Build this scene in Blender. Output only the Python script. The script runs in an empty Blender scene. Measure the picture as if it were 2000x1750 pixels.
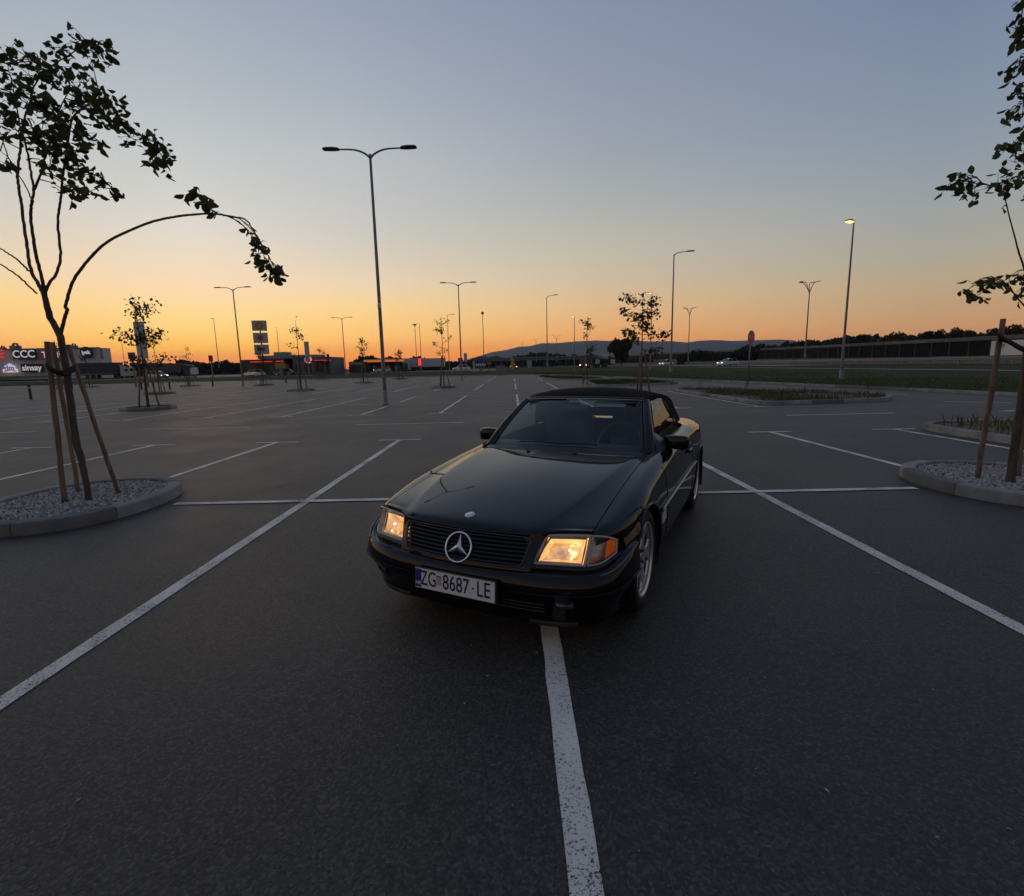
import bpy, bmesh, math, random
import numpy as np
from mathutils import Vector, Matrix, Euler

sc = bpy.context.scene
col = sc.collection
random.seed(7)
R = math.radians

# ------------------------------------------------------------------ camera, sky, sun, exposure
FPX, PITCH, ROLL, YAW, HC = 987.3, 0.16237, 0.022395, -0.004756, 1.545   # measured for a 2000x1750 frame


def ray(px, py):
    du, dv = px - 1000.0, py - 875.0
    cr, sr = math.cos(ROLL), math.sin(ROLL)
    u = (cr * du - sr * dv) / FPX
    w = (sr * du + cr * dv) / FPX
    y = math.cos(PITCH) - w * math.sin(PITCH)
    z = -math.sin(PITCH) - w * math.cos(PITCH)
    c, s = math.cos(YAW), math.sin(YAW)
    return Vector((c * u + s * y, -s * u + c * y, z))


def at(px, py, Y):
    d = ray(px, py)
    return d * (Y / d.y) + Vector((0, 0, HC))


def ground(px, py, z=0.0):
    d = ray(px, py)
    return d * ((z - HC) / d.z) + Vector((0, 0, HC))


cam_data = bpy.data.cameras.new('camera')
cam = bpy.data.objects.new('camera', cam_data)
col.objects.link(cam)
zc = -ray(1000, 875).normalized()
xc = (ray(1100, 875) - ray(1000, 875)).normalized()
yc = zc.cross(xc)
cam.matrix_world = Matrix((xc, yc, zc)).transposed().to_4x4()
cam.location = (0, 0, HC)
cam_data.sensor_width = 36.0
cam_data.lens = FPX / 2000.0 * 36.0
cam_data.clip_end = 20000
cam_data.clip_start = 0.05
sc.camera = cam
sc.render.resolution_x, sc.render.resolution_y = 1024, 896

SUN_AZ = R(-31.0)          # the glow sits left of the view axis
SUN_EL = R(1.5)

world = bpy.data.worlds.new('World')
sc.world = world
world.use_nodes = True
wn, wl = world.node_tree.nodes, world.node_tree.links
wn.clear()


def lin(c):
    return tuple(((v / 255.0) / 12.92 if v / 255.0 <= 0.04045 else ((v / 255.0 + 0.055) / 1.055) ** 2.4) for v in c) + (1.0,)


def nd(tree, typ, **kw):
    n = tree.nodes.new(typ)
    for k, v in kw.items():
        setattr(n, k, v)
    return n


wt = world.node_tree
tc = nd(wt, 'ShaderNodeTexCoord')
sep = nd(wt, 'ShaderNodeSeparateXYZ')
wl.new(tc.outputs['Generated'], sep.inputs[0])
asin = nd(wt, 'ShaderNodeMath', operation='ARCSINE')
wl.new(sep.outputs['Z'], asin.inputs[0])
elev = nd(wt, 'ShaderNodeMapRange')
elev.inputs['From Min'].default_value = 0.0
elev.inputs['From Max'].default_value = R(60)
wl.new(asin.outputs[0], elev.inputs['Value'])
az = nd(wt, 'ShaderNodeMath', operation='ARCTAN2')
wl.new(sep.outputs['X'], az.inputs[0])
wl.new(sep.outputs['Y'], az.inputs[1])
dif = nd(wt, 'ShaderNodeMath', operation='SUBTRACT')
wl.new(az.outputs[0], dif.inputs[0])
dif.inputs[1].default_value = SUN_AZ
cosd = nd(wt, 'ShaderNodeMath', operation='COSINE')
wl.new(dif.outputs[0], cosd.inputs[0])
azd = nd(wt, 'ShaderNodeMath', operation='ARCCOSINE')
wl.new(cosd.outputs[0], azd.inputs[0])


HAZE_DENSITY, HAZE_TOP = 0.9e-4, 240.0


def behind_haze(c, deg, inscatter):
    """colour of the sky outside the haze layer that reads as c when seen through it"""
    L = min(6900.0, HAZE_TOP / math.sin(R(max(deg, 0.3))))
    T = math.exp(-HAZE_DENSITY * L)
    return tuple(max(0.02, (v - (1 - T) * i) / T) for v, i in zip(lin(c)[:3], inscatter)) + (1.0,)


def ramp(stops, insc):
    r = nd(wt, 'ShaderNodeValToRGB')
    r.color_ramp.interpolation = 'LINEAR'
    el = r.color_ramp.elements
    while len(el) < len(stops):
        el.new(0.5)
    for e, (deg, c) in zip(el, stops):
        e.position = max(0.0, min(1.0, deg / 60.0))
        e.color = behind_haze(c, deg, insc)
    wl.new(elev.outputs['Result'], r.inputs['Fac'])
    return r


SKY = [
    (0, [(0, (255, 148, 62)), (1.2, (255, 170, 78)), (2.2, (254, 195, 110)), (4.1, (254, 215, 137)), (6.0, (254, 220, 158)),
         (7.9, (252, 220, 182)), (10.6, (238, 220, 195)), (12.8, (226, 218, 207)), (15, (214, 212, 204)), (19, (199, 202, 201)),
         (24, (181, 187, 193)), (30, (163, 171, 186)), (42, (142, 153, 176)), (60, (122, 137, 166))]),
    (14.6, [(0, (252, 150, 76)), (1.5, (254, 172, 92)), (3.2, (255, 200, 125)), (6.3, (252, 214, 150)), (8.7, (238, 214, 180)),
            (11.2, (222, 208, 188)), (13.6, (208, 203, 194)), (15.9, (200, 199, 196)), (20.3, (188, 192, 194)), (25, (171, 178, 188)),
            (31, (155, 164, 183)), (44, (132, 144, 170)), (60, (116, 131, 161))]),
    (41, [(0, (232, 148, 100)), (1.5, (234, 158, 106)), (3.2, (232, 174, 120)), (5.9, (225, 186, 141)), (8.5, (209, 188, 159)),
          (11.2, (196, 187, 169)), (15.8, (174, 177, 174)), (20.4, (159, 165, 175)), (25, (149, 157, 174)), (32, (133, 145, 168)),
          (44, (115, 130, 158)), (60, (104, 120, 151))]),
    (69, [(0, (194, 148, 120)), (2, (197, 154, 122)), (4.2, (192, 162, 129)), (6.5, (184, 167, 140)), (8.4, (172, 167, 152)),
          (12.5, (156, 162, 164)), (16.3, (144, 154, 166)), (20, (133, 147, 165)), (26.5, (119, 134, 160)), (34, (109, 125, 154)),
          (46, (101, 117, 147)), (60, (96, 112, 143))]),
    (180, [(0, (124, 110, 108)), (4, (136, 118, 114)), (8, (138, 122, 120)), (12, (130, 121, 124)), (18, (119, 118, 128)),
           (26, (110, 114, 130)), (36, (104, 112, 132)), (48, (100, 110, 133)), (60, (98, 109, 134))]),
]
INSC = [(.45, .36, .30), (.40, .33, .29), (.29, .27, .28), (.22, .24, .27), (.15, .17, .20)]
prev = ramp(SKY[0][1], INSC[0]).outputs[0]
for i in range(1, 5):
    mr = nd(wt, 'ShaderNodeMapRange', interpolation_type='SMOOTHSTEP' if i == 4 else 'LINEAR')
    mr.inputs['From Min'].default_value = R(SKY[i - 1][0])
    mr.inputs['From Max'].default_value = R(SKY[i][0])
    wl.new(azd.outputs[0], mr.inputs['Value'])
    mx = nd(wt, 'ShaderNodeMix', data_type='RGBA')
    wl.new(mr.outputs['Result'], mx.inputs['Factor'])
    wl.new(prev, mx.inputs['A'])
    wl.new(ramp(SKY[i][1], INSC[i]).outputs[0], mx.inputs['B'])
    prev = mx.outputs['Result']
nish = nd(wt, 'ShaderNodeTexSky')
nish.sky_type = 'NISHITA'
nish.sun_disc = False
nish.sun_elevation = SUN_EL
nish.sun_rotation = SUN_AZ
bg1 = nd(wt, 'ShaderNodeBackground')
bg1.inputs['Strength'].default_value = 1.0
wl.new(prev, bg1.inputs['Color'])
bg2 = nd(wt, 'ShaderNodeBackground')
bg2.inputs['Strength'].default_value = 0.004
wl.new(nish.outputs[0], bg2.inputs['Color'])
addw = nd(wt, 'ShaderNodeAddShader')
wl.new(bg1.outputs[0], addw.inputs[0])
wl.new(bg2.outputs[0], addw.inputs[1])
wout = nd(wt, 'ShaderNodeOutputWorld')
wl.new(addw.outputs[0], wout.inputs['Surface'])

sun_data = bpy.data.lights.new('sun', 'SUN')
sun_data.energy = 0.10
sun_data.angle = R(12)
sun_data.color = (1.0, 0.55, 0.25)
sun = bpy.data.objects.new('sun', sun_data)
col.objects.link(sun)
sdir = Vector((math.sin(SUN_AZ) * math.cos(R(3)), math.cos(SUN_AZ) * math.cos(R(3)), math.sin(R(3))))
sun.rotation_euler = sdir.to_track_quat('Z', 'Y').to_euler()
sun.location = (0, 0, 30)

sc.cycles.max_bounces = 6
sc.cycles.diffuse_bounces = 3
sc.cycles.glossy_bounces = 4
sc.view_settings.view_transform = 'Standard'
sc.view_settings.look = 'None'
sc.view_settings.exposure = 0.0
sc.view_settings.gamma = 1.0
sc.view_settings.use_curve_mapping = False

# ------------------------------------------------------------------ materials
MATS = {}


def pmat(name, base, rough=0.6, metal=0.0, spec=0.5, coat=0.0, emit=None, estr=0.0):
    if name in MATS:
        return MATS[name]
    m = bpy.data.materials.new(name)
    m.use_nodes = True
    b = m.node_tree.nodes['Principled BSDF']
    b.inputs['Base Color'].default_value = tuple(base) + (1.0,)
    b.inputs['Roughness'].default_value = rough
    b.inputs['Metallic'].default_value = metal
    b.inputs['Specular IOR Level'].default_value = spec
    b.inputs['Coat Weight'].default_value = coat
    b.inputs['Coat Roughness'].default_value = 0.03
    if emit:
        b.inputs['Emission Color'].default_value = tuple(emit) + (1.0,)
        b.inputs['Emission Strength'].default_value = estr
    MATS[name] = m
    return m


def varied(name, c1, c2, scale, rough=0.8, detail=6.0, bump=0.0, bscale=None, c3=None, scale3=None, spec=0.4, metal=0.0, stretch=None, lo=0.35, hi=0.65, bdist=0.01):
    """two tones mixed by noise, an optional broad third tone, and bump"""
    if name in MATS:
        return MATS[name]
    m = pmat(name, c1, rough, metal, spec)
    t = m.node_tree
    b = t.nodes['Principled BSDF']
    co = nd(t, 'ShaderNodeTexCoord')
    vec = co.outputs['Object']
    if stretch:
        mp = nd(t, 'ShaderNodeMapping')
        mp.inputs['Scale'].default_value = stretch
        t.links.new(vec, mp.inputs['Vector'])
        vec = mp.outputs[0]
    n = nd(t, 'ShaderNodeTexNoise')
    n.inputs['Scale'].default_value = scale
    n.inputs['Detail'].default_value = detail
    t.links.new(vec, n.inputs['Vector'])
    mr = nd(t, 'ShaderNodeMapRange')
    mr.inputs['From Min'].default_value = lo
    mr.inputs['From Max'].default_value = hi
    t.links.new(n.outputs['Fac'], mr.inputs['Value'])
    mx = nd(t, 'ShaderNodeMix', data_type='RGBA')
    mx.inputs['A'].default_value = tuple(c1) + (1,)
    mx.inputs['B'].default_value = tuple(c2) + (1,)
    t.links.new(mr.outputs[0], mx.inputs['Factor'])
    out = mx.outputs['Result']
    if c3:
        n3 = nd(t, 'ShaderNodeTexNoise')
        n3.inputs['Scale'].default_value = scale3
        n3.inputs['Detail'].default_value = 4
        t.links.new(vec, n3.inputs['Vector'])
        mr3 = nd(t, 'ShaderNodeMapRange')
        mr3.inputs['From Min'].default_value = 0.45
        mr3.inputs['From Max'].default_value = 0.7
        t.links.new(n3.outputs['Fac'], mr3.inputs['Value'])
        mx3 = nd(t, 'ShaderNodeMix', data_type='RGBA')
        t.links.new(mr3.outputs[0], mx3.inputs['Factor'])
        t.links.new(out, mx3.inputs['A'])
        mx3.inputs['B'].default_value = tuple(c3) + (1,)
        out = mx3.outputs['Result']
    t.links.new(out, b.inputs['Base Color'])
    if bump:
        nb = nd(t, 'ShaderNodeTexNoise')
        nb.inputs['Scale'].default_value = bscale or scale
        nb.inputs['Detail'].default_value = 5
        t.links.new(vec, nb.inputs['Vector'])
        bp = nd(t, 'ShaderNodeBump')
        bp.inputs['Strength'].default_value = bump
        bp.inputs['Distance'].default_value = bdist
        t.links.new(nb.outputs['Fac'], bp.inputs['Height'])
        t.links.new(bp.outputs[0], b.inputs['Normal'])
    return m


def asphalt_material():
    m = pmat('asphalt', (0.045, 0.044, 0.043), 0.62, 0, 0.42)
    t = m.node_tree
    b = t.nodes['Principled BSDF']
    co = nd(t, 'ShaderNodeTexCoord')
    vo = nd(t, 'ShaderNodeTexVoronoi', feature='F1')
    vo.inputs['Scale'].default_value = 92
    vo.inputs['Randomness'].default_value = 1.0
    t.links.new(co.outputs['Object'], vo.inputs['Vector'])
    n1 = nd(t, 'ShaderNodeTexNoise')
    n1.inputs['Scale'].default_value = 75
    n1.inputs['Detail'].default_value = 8
    n1.inputs['Roughness'].default_value = 0.75
    t.links.new(co.outputs['Object'], n1.inputs['Vector'])
    n2 = nd(t, 'ShaderNodeTexNoise')
    n2.inputs['Scale'].default_value = 0.55
    n2.inputs['Detail'].default_value = 6
    n2.inputs['Roughness'].default_value = 0.65
    t.links.new(co.outputs['Object'], n2.inputs['Vector'])
    # stone to stone value
    cr = nd(t, 'ShaderNodeValToRGB')
    cr.color_ramp.elements[0].position = 0.0
    cr.color_ramp.elements[0].color = (0.012, 0.012, 0.012, 1)
    cr.color_ramp.elements[1].position = 1.0
    cr.color_ramp.elements[1].color = (0.128, 0.115, 0.094, 1)
    e = cr.color_ramp.elements.new(0.6)
    e.color = (0.047, 0.0425, 0.0352, 1)
    sp = nd(t, 'ShaderNodeSeparateColor')
    t.links.new(vo.outputs['Color'], sp.inputs[0])
    ad = nd(t, 'ShaderNodeMath', operation='MULTIPLY_ADD')
    t.links.new(n1.outputs['Fac'], ad.inputs[0])
    ad.inputs[1].default_value = 1.1
    ad.inputs[2].default_value = -0.35
    av = nd(t, 'ShaderNodeMath', operation='MULTIPLY_ADD')
    t.links.new(sp.outputs[0], av.inputs[0])
    av.inputs[1].default_value = 0.6
    t.links.new(ad.outputs[0], av.inputs[2])
    t.links.new(av.outputs[0], cr.inputs['Fac'])
    mr = nd(t, 'ShaderNodeMapRange')
    mr.inputs['From Min'].default_value = 0.3
    mr.inputs['From Max'].default_value = 0.7
    mr.inputs['To Min'].default_value = 0.72
    mr.inputs['To Max'].default_value = 1.22
    t.links.new(n2.outputs['Fac'], mr.inputs['Value'])
    # old oil drips and grimy patches
    n4 = nd(t, 'ShaderNodeTexNoise')
    n4.inputs['Scale'].default_value = 1.9
    n4.inputs['Detail'].default_value = 3
    n4.inputs['Distortion'].default_value = 0.8
    t.links.new(co.outputs['Object'], n4.inputs['Vector'])
    st_ = nd(t, 'ShaderNodeMapRange')
    st_.inputs['From Min'].default_value = 0.63
    st_.inputs['From Max'].default_value = 0.72
    st_.inputs['To Min'].default_value = 1.0
    st_.inputs['To Max'].default_value = 0.62
    t.links.new(n4.outputs['Fac'], st_.inputs['Value'])
    mm_ = nd(t, 'ShaderNodeMath', operation='MULTIPLY')
    t.links.new(mr.outputs[0], mm_.inputs[0])
    t.links.new(st_.outputs[0], mm_.inputs[1])
    mx = nd(t, 'ShaderNodeMix', data_type='RGBA', blend_type='MULTIPLY')
    mx.inputs['Factor'].default_value = 1
    t.links.new(cr.outputs[0], mx.inputs['A'])
    t.links.new(mm_.outputs[0], mx.inputs['B'])
    t.links.new(mx.outputs['Result'], b.inputs['Base Color'])
    rr = nd(t, 'ShaderNodeMapRange')
    rr.inputs['To Min'].default_value = 0.44
    rr.inputs['To Max'].default_value = 0.78
    t.links.new(n2.outputs['Fac'], rr.inputs['Value'])
    t.links.new(rr.outputs[0], b.inputs['Roughness'])
    sm = nd(t, 'ShaderNodeMath', operation='MULTIPLY_ADD')
    t.links.new(vo.outputs['Distance'], sm.inputs[0])
    sm.inputs[1].default_value = -0.8
    t.links.new(n1.outputs['Fac'], sm.inputs[2])
    bp = nd(t, 'ShaderNodeBump')
    bp.inputs['Strength'].default_value = 0.55
    bp.inputs['Distance'].default_value = 0.004
    t.links.new(sm.outputs[0], bp.inputs['Height'])
    t.links.new(bp.outputs[0], b.inputs['Normal'])
    return m


def marking_material():
    m = pmat('road_paint', (0.5, 0.5, 0.5), 0.7, 0, 0.3)
    t = m.node_tree
    b = t.nodes['Principled BSDF']
    co = nd(t, 'ShaderNodeTexCoord')
    n1 = nd(t, 'ShaderNodeTexNoise')
    n1.inputs['Scale'].default_value = 95
    n1.inputs['Detail'].default_value = 6
    n1.inputs['Roughness'].default_value = 0.7
    t.links.new(co.outputs['Object'], n1.inputs['Vector'])
    n2 = nd(t, 'ShaderNodeTexNoise')
    n2.inputs['Scale'].default_value = 3.0
    n2.inputs['Detail'].default_value = 5
    t.links.new(co.outputs['Object'], n2.inputs['Vector'])
    ad = nd(t, 'ShaderNodeMath', operation='MULTIPLY_ADD')
    t.links.new(n2.outputs['Fac'], ad.inputs[0])
    ad.inputs[1].default_value = 0.35
    t.links.new(n1.outputs['Fac'], ad.inputs[2])
    mr = nd(t, 'ShaderNodeMapRange')
    mr.inputs['From Min'].default_value = 0.555
    mr.inputs['From Max'].default_value = 0.625
    t.links.new(ad.outputs[0], mr.inputs['Value'])
    mr2 = nd(t, 'ShaderNodeMapRange')
    mr2.inputs['From Min'].default_value = 0.3
    mr2.inputs['From Max'].default_value = 0.7
    mr2.inputs['To Min'].default_value = 0.58
    mr2.inputs['To Max'].default_value = 0.78
    t.links.new(n2.outputs['Fac'], mr2.inputs['Value'])
    mx = nd(t, 'ShaderNodeMix', data_type='RGBA')
    mx.inputs['A'].default_value = (0.05, 0.047, 0.043, 1)
    tint = nd(t, 'ShaderNodeMix', data_type='RGBA', blend_type='MULTIPLY')
    tint.inputs['Factor'].default_value = 1
    t.links.new(mr2.outputs[0], tint.inputs['A'])
    tint.inputs['B'].default_value = (1.10, 1.0, 0.86, 1)
    t.links.new(tint.outputs['Result'], mx.inputs['B'])
    t.links.new(mr.outputs[0], mx.inputs['Factor'])
    t.links.new(mx.outputs['Result'], b.inputs['Base Color'])
    bp = nd(t, 'ShaderNodeBump')
    bp.inputs['Strength'].default_value = 0.4
    bp.inputs['Distance'].default_value = 0.003
    t.links.new(n1.outputs['Fac'], bp.inputs['Height'])
    t.links.new(bp.outputs[0], b.inputs['Normal'])
    return m


def glass_material(name, tint, ior=1.5, rough=0.0):
    m = bpy.data.materials.new(name)
    m.use_nodes = True
    t = m.node_tree
    t.nodes.clear()
    fr = nd(t, 'ShaderNodeFresnel')
    fr.inputs['IOR'].default_value = ior
    tr = nd(t, 'ShaderNodeBsdfTransparent')
    tr.inputs['Color'].default_value = tuple(tint) + (1,)
    gl = nd(t, 'ShaderNodeBsdfGlossy')
    gl.inputs['Roughness'].default_value = rough
    mx = nd(t, 'ShaderNodeMixShader')
    o = nd(t, 'ShaderNodeOutputMaterial')
    ge = nd(t, 'ShaderNodeNewGeometry')
    mi = nd(t, 'ShaderNodeMapRange')
    mi.inputs['To Min'].default_value = ior
    mi.inputs['To Max'].default_value = 1.0 / ior
    t.links.new(ge.outputs['Backfacing'], mi.inputs['Value'])
    t.links.new(mi.outputs[0], fr.inputs['IOR'])
    t.links.new(fr.outputs[0], mx.inputs[0])
    t.links.new(tr.outputs[0], mx.inputs[1])
    t.links.new(gl.outputs[0], mx.inputs[2])
    t.links.new(mx.outputs[0], o.inputs['Surface'])
    MATS[name] = m
    return m


ASPH = asphalt_material()
PAINTLINE = marking_material()
M_grassland = varied('grass_ground', (0.026, 0.040, 0.010), (0.050, 0.066, 0.018), 1.6, 0.95, c3=(0.085, 0.075, 0.04), scale3=0.12, bump=0.5, bscale=20, bdist=0.03, spec=0.05)
M_concrete = varied('kerb_concrete', (0.22, 0.215, 0.20), (0.30, 0.29, 0.27), 6, 0.85, c3=(0.17, 0.165, 0.155), scale3=2.2, bump=0.35, bscale=80, bdist=0.003)
M_concrete_dark = varied('kerb_concrete_damp', (0.13, 0.125, 0.115), (0.18, 0.175, 0.16), 6, 0.85, c3=(0.11, 0.105, 0.10), scale3=2.2, bump=0.35, bscale=80, bdist=0.003)
M_far_concrete = varied('barrier_concrete', (0.14, 0.13, 0.122), (0.20, 0.185, 0.172), 0.8, 0.9, c3=(0.115, 0.108, 0.10), scale3=0.3, spec=0.1)
M_galv = varied('galvanised_steel', (0.15, 0.15, 0.148), (0.22, 0.22, 0.215), 9, 0.45, metal=0.55, spec=0.5)
M_lamp = pmat('lamp_grey_paint', (0.16, 0.165, 0.17), 0.4, 0.3)
M_lampdark = pmat('lamp_head_grey', (0.05, 0.052, 0.055), 0.4, 0.2)
M_wood = varied('stake_wood', (0.16, 0.105, 0.062), (0.27, 0.195, 0.125), 7, 0.8, stretch=(6, 6, 0.7), bump=0.5, bscale=10, bdist=0.006, c3=(0.11, 0.078, 0.052), scale3=3)
M_bark = varied('tree_bark', (0.075, 0.055, 0.042), (0.13, 0.098, 0.075), 14, 0.9, stretch=(4, 4, 0.8), bump=0.7, bscale=22, bdist=0.008, c3=(0.05, 0.038, 0.03), scale3=5)
M_twig = pmat('twig_bark', (0.06, 0.042, 0.035), 0.85)
M_strap = pmat('rubber_tie_strap', (0.02, 0.019, 0.018), 0.7)
M_black = pmat('black_plastic', (0.012, 0.012, 0.012), 0.5)
M_white = pmat('white_panel', (0.62, 0.62, 0.63), 0.5)
M_trunkfar = pmat('far_bark', (0.05, 0.04, 0.03), 0.9)


def leaf_material(name, c, c2):
    m = bpy.data.materials.new(name)
    m.use_nodes = True
    t = m.node_tree
    b = t.nodes['Principled BSDF']
    oi = nd(t, 'ShaderNodeObjectInfo')
    gi = nd(t, 'ShaderNodeNewGeometry')
    ad = nd(t, 'ShaderNodeMath', operation='ADD')
    t.links.new(oi.outputs['Random'], ad.inputs[0])
    t.links.new(gi.outputs['Random Per Island'], ad.inputs[1])
    fr = nd(t, 'ShaderNodeMath', operation='FRACT')
    t.links.new(ad.outputs[0], fr.inputs[0])
    mx = nd(t, 'ShaderNodeMix', data_type='RGBA')
    mx.inputs['A'].default_value = tuple(c) + (1,)
    mx.inputs['B'].default_value = tuple(c2) + (1,)
    t.links.new(fr.outputs[0], mx.inputs['Factor'])
    t.links.new(mx.outputs['Result'], b.inputs['Base Color'])
    b.inputs['Roughness'].default_value = 0.75
    b.inputs['Specular IOR Level'].default_value = 0.10
    tl = nd(t, 'ShaderNodeBsdfTranslucent')
    t.links.new(mx.outputs['Result'], tl.inputs['Color'])
    ms = nd(t, 'ShaderNodeMixShader')
    ms.inputs[0].default_value = 0.22
    o = t.nodes['Material Output']
    t.links.new(b.outputs[0], ms.inputs[1])
    t.links.new(tl.outputs[0], ms.inputs[2])
    t.links.new(ms.outputs[0], o.inputs['Surface'])
    MATS[name] = m
    return m


M_leaf = leaf_material('linden_leaf', (0.06, 0.075, 0.025), (0.115, 0.13, 0.05))
M_leaf_far = leaf_material('distant_leaf', (0.04, 0.052, 0.018), (0.08, 0.09, 0.035))
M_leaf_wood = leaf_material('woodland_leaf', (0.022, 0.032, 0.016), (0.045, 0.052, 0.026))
M_grass = leaf_material('grass_blade', (0.03, 0.05, 0.010), (0.07, 0.09, 0.022))
M_weed = leaf_material('weed_blade', (0.05, 0.07, 0.025), (0.16, 0.12, 0.06))


def emat(name, c, s):
    m = bpy.data.materials.new(name)
    m.use_nodes = True
    b = m.node_tree.nodes['Principled BSDF']
    b.inputs['Base Color'].default_value = tuple(c) + (1,)
    b.inputs['Emission Color'].default_value = tuple(c) + (1,)
    b.inputs['Emission Strength'].default_value = s
    MATS[name] = m
    return m


M_lamp_on = emat('street_lamp_glow', (1.0, 0.62, 0.24), 2.2)
M_lamp_white = emat('car_lamp_glow', (1.0, 0.8, 0.5), 2.5)
M_red_led = emat('red_price_digits', (1.0, 0.05, 0.06), 1.6)
M_sign_glow = emat('sign_letter_glow', (0.9, 0.9, 0.92), 0.32)


# ------------------------------------------------------------------ mesh helpers
def tag(o, label=None, cat=None, group=None, kind=None):
    if label:
        o['label'] = label
    if cat:
        o['category'] = cat
    if group:
        o['group'] = group
    if kind:
        o['kind'] = kind
    return o


def empty(name, loc=(0, 0, 0), rz=0.0, label=None, cat=None, group=None):
    o = bpy.data.objects.new(name, None)
    col.objects.link(o)
    o.location = loc
    o.rotation_euler = (0, 0, rz)
    o.empty_display_size = 0.2
    return tag(o, label, cat, group)


def link(name, me, parent=None, loc=None, rot=None):
    o = bpy.data.objects.new(name, me)
    col.objects.link(o)
    if parent:
        o.parent = parent
    if loc is not None:
        o.location = loc
    if rot is not None:
        o.rotation_euler = rot
    return o


def mesh(name, verts, faces, mat, parent=None, smooth=False, loc=None, rot=None, angle=None):
    me = bpy.data.meshes.new(name)
    me.from_pydata([tuple(map(float, v)) for v in verts], [], faces)
    me.materials.append(mat)
    if smooth:
        me.polygons.foreach_set('use_smooth', [True] * len(me.polygons))
        if angle:
            me.set_sharp_from_angle(angle=R(angle))
    me.update()
    return link(name, me, parent, loc, rot)


class MB:
    """collects shapes into one mesh"""

    def __init__(self):
        self.v, self.f = [], []

    def add(self, v, f):
        n = len(self.v)
        self.v += [tuple(map(float, p)) for p in v]
        self.f += [tuple(i + n for i in q) for q in f]
        return self

    def box(self, c, s, rz=0.0, bevel=0.0):
        x, y, z = (k / 2 for k in s)
        if bevel:
            bm = bmesh.new()
            bmesh.ops.create_cube(bm, size=1.0)
            bmesh.ops.scale(bm, vec=s, verts=bm.verts)
            bmesh.ops.bevel(bm, geom=bm.edges[:], offset=bevel, segments=2, affect='EDGES', profile=0.5)
            v = [p.co.copy() for p in bm.verts]
            bm.verts.index_update()
            f = [tuple(p.index for p in q.verts) for q in bm.faces]
            bm.free()
        else:
            v = [Vector((a * x, b * y, d * z)) for a in (-1, 1) for b in (-1, 1) for d in (-1, 1)]
            f = [(0, 1, 3, 2), (4, 6, 7, 5), (0, 4, 5, 1), (2, 3, 7, 6), (0, 2, 6, 4), (1, 5, 7, 3)]
        cr, sr = math.cos(rz), math.sin(rz)
        v = [(c[0] + cr * p[0] - sr * p[1], c[1] + sr * p[0] + cr * p[1], c[2] + p[2]) for p in v]
        return self.add(v, f)

    def tube(self, pts, rad, seg=8, cap=True):
        pts = [Vector(p) for p in pts]
        n = len(pts)
        if not hasattr(rad, '__len__'):
            rad = [rad] * n
        up = None
        V, F = [], []
        for i in range(n):
            d = (pts[min(i + 1, n - 1)] - pts[max(i - 1, 0)]).normalized()
            if up is None:
                up = d.orthogonal().normalized()
            up = (up - d * up.dot(d)).normalized()
            sd = d.cross(up)
            for k in range(seg):
                a = 2 * math.pi * k / seg
                V.append(pts[i] + (up * math.cos(a) + sd * math.sin(a)) * rad[i])
        for i in range(n - 1):
            for k in range(seg):
                k2 = (k + 1) % seg
                F.append((i * seg + k, i * seg + k2, (i + 1) * seg + k2, (i + 1) * seg + k))
        if cap:
            F.append(tuple(range(seg - 1, -1, -1)))
            F.append(tuple((n - 1) * seg + k for k in range(seg)))
        return self.add(V, F)

    def grid(self, rows, skip=None):
        nr, nc = len(rows), len(rows[0])
        V = [p for r in rows for p in r]
        F = []
        for i in range(nr - 1):
            for j in range(nc - 1):
                if skip and skip(i, j):
                    continue
                F.append((i * nc + j, i * nc + j + 1, (i + 1) * nc + j + 1, (i + 1) * nc + j))
        return self.add(V, F)

    def prism(self, poly, z0, z1):
        n = len(poly)
        V = [(p[0], p[1], z0) for p in poly] + [(p[0], p[1], z1) for p in poly]
        F = [tuple(range(n - 1, -1, -1)), tuple(range(n, 2 * n))]
        F += [(i, (i + 1) % n, n + (i + 1) % n, n + i) for i in range(n)]
        return self.add(V, F)

    def lathe(self, prof, axis='X', seg=48):
        """prof: list of (radius, along)"""
        V, F = [], []
        for r, a in prof:
            for k in range(seg):
                t = 2 * math.pi * k / seg
                c, s = r * math.cos(t), r * math.sin(t)
                V.append((a, c, s) if axis == 'X' else (c, s, a) if axis == 'Z' else (c, a, s))
        for i in range(len(prof) - 1):
            for k in range(seg):
                k2 = (k + 1) % seg
                F.append((i * seg + k, i * seg + k2, (i + 1) * seg + k2, (i + 1) * seg + k))
        return self.add(V, F)

    def build(self, name, mat, parent=None, smooth=False, loc=None, rot=None, angle=None):
        return mesh(name, self.v, self.f, mat, parent, smooth, loc, rot, angle)


def pch(xs, ys):
    """smooth monotone interpolation through (xs, ys)"""
    xs, ys = np.array(xs, float), np.array(ys, float)
    h = np.diff(xs)
    d = np.diff(ys) / h
    m = np.zeros(len(xs))
    m[0], m[-1] = d[0], d[-1]
    for i in range(1, len(xs) - 1):
        m[i] = 0 if d[i - 1] * d[i] <= 0 else 2 * d[i - 1] * d[i] / (d[i - 1] + d[i])

    def f(x):
        x = min(max(x, xs[0]), xs[-1])
        i = min(int(np.searchsorted(xs, x, side='right')) - 1, len(h) - 1)
        t = (x - xs[i]) / h[i]
        return ((2 * t ** 3 - 3 * t ** 2 + 1) * ys[i] + (t ** 3 - 2 * t ** 2 + t) * h[i] * m[i]
                + (-2 * t ** 3 + 3 * t ** 2) * ys[i + 1] + (t ** 3 - t ** 2) * h[i] * m[i + 1])
    return f


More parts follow.
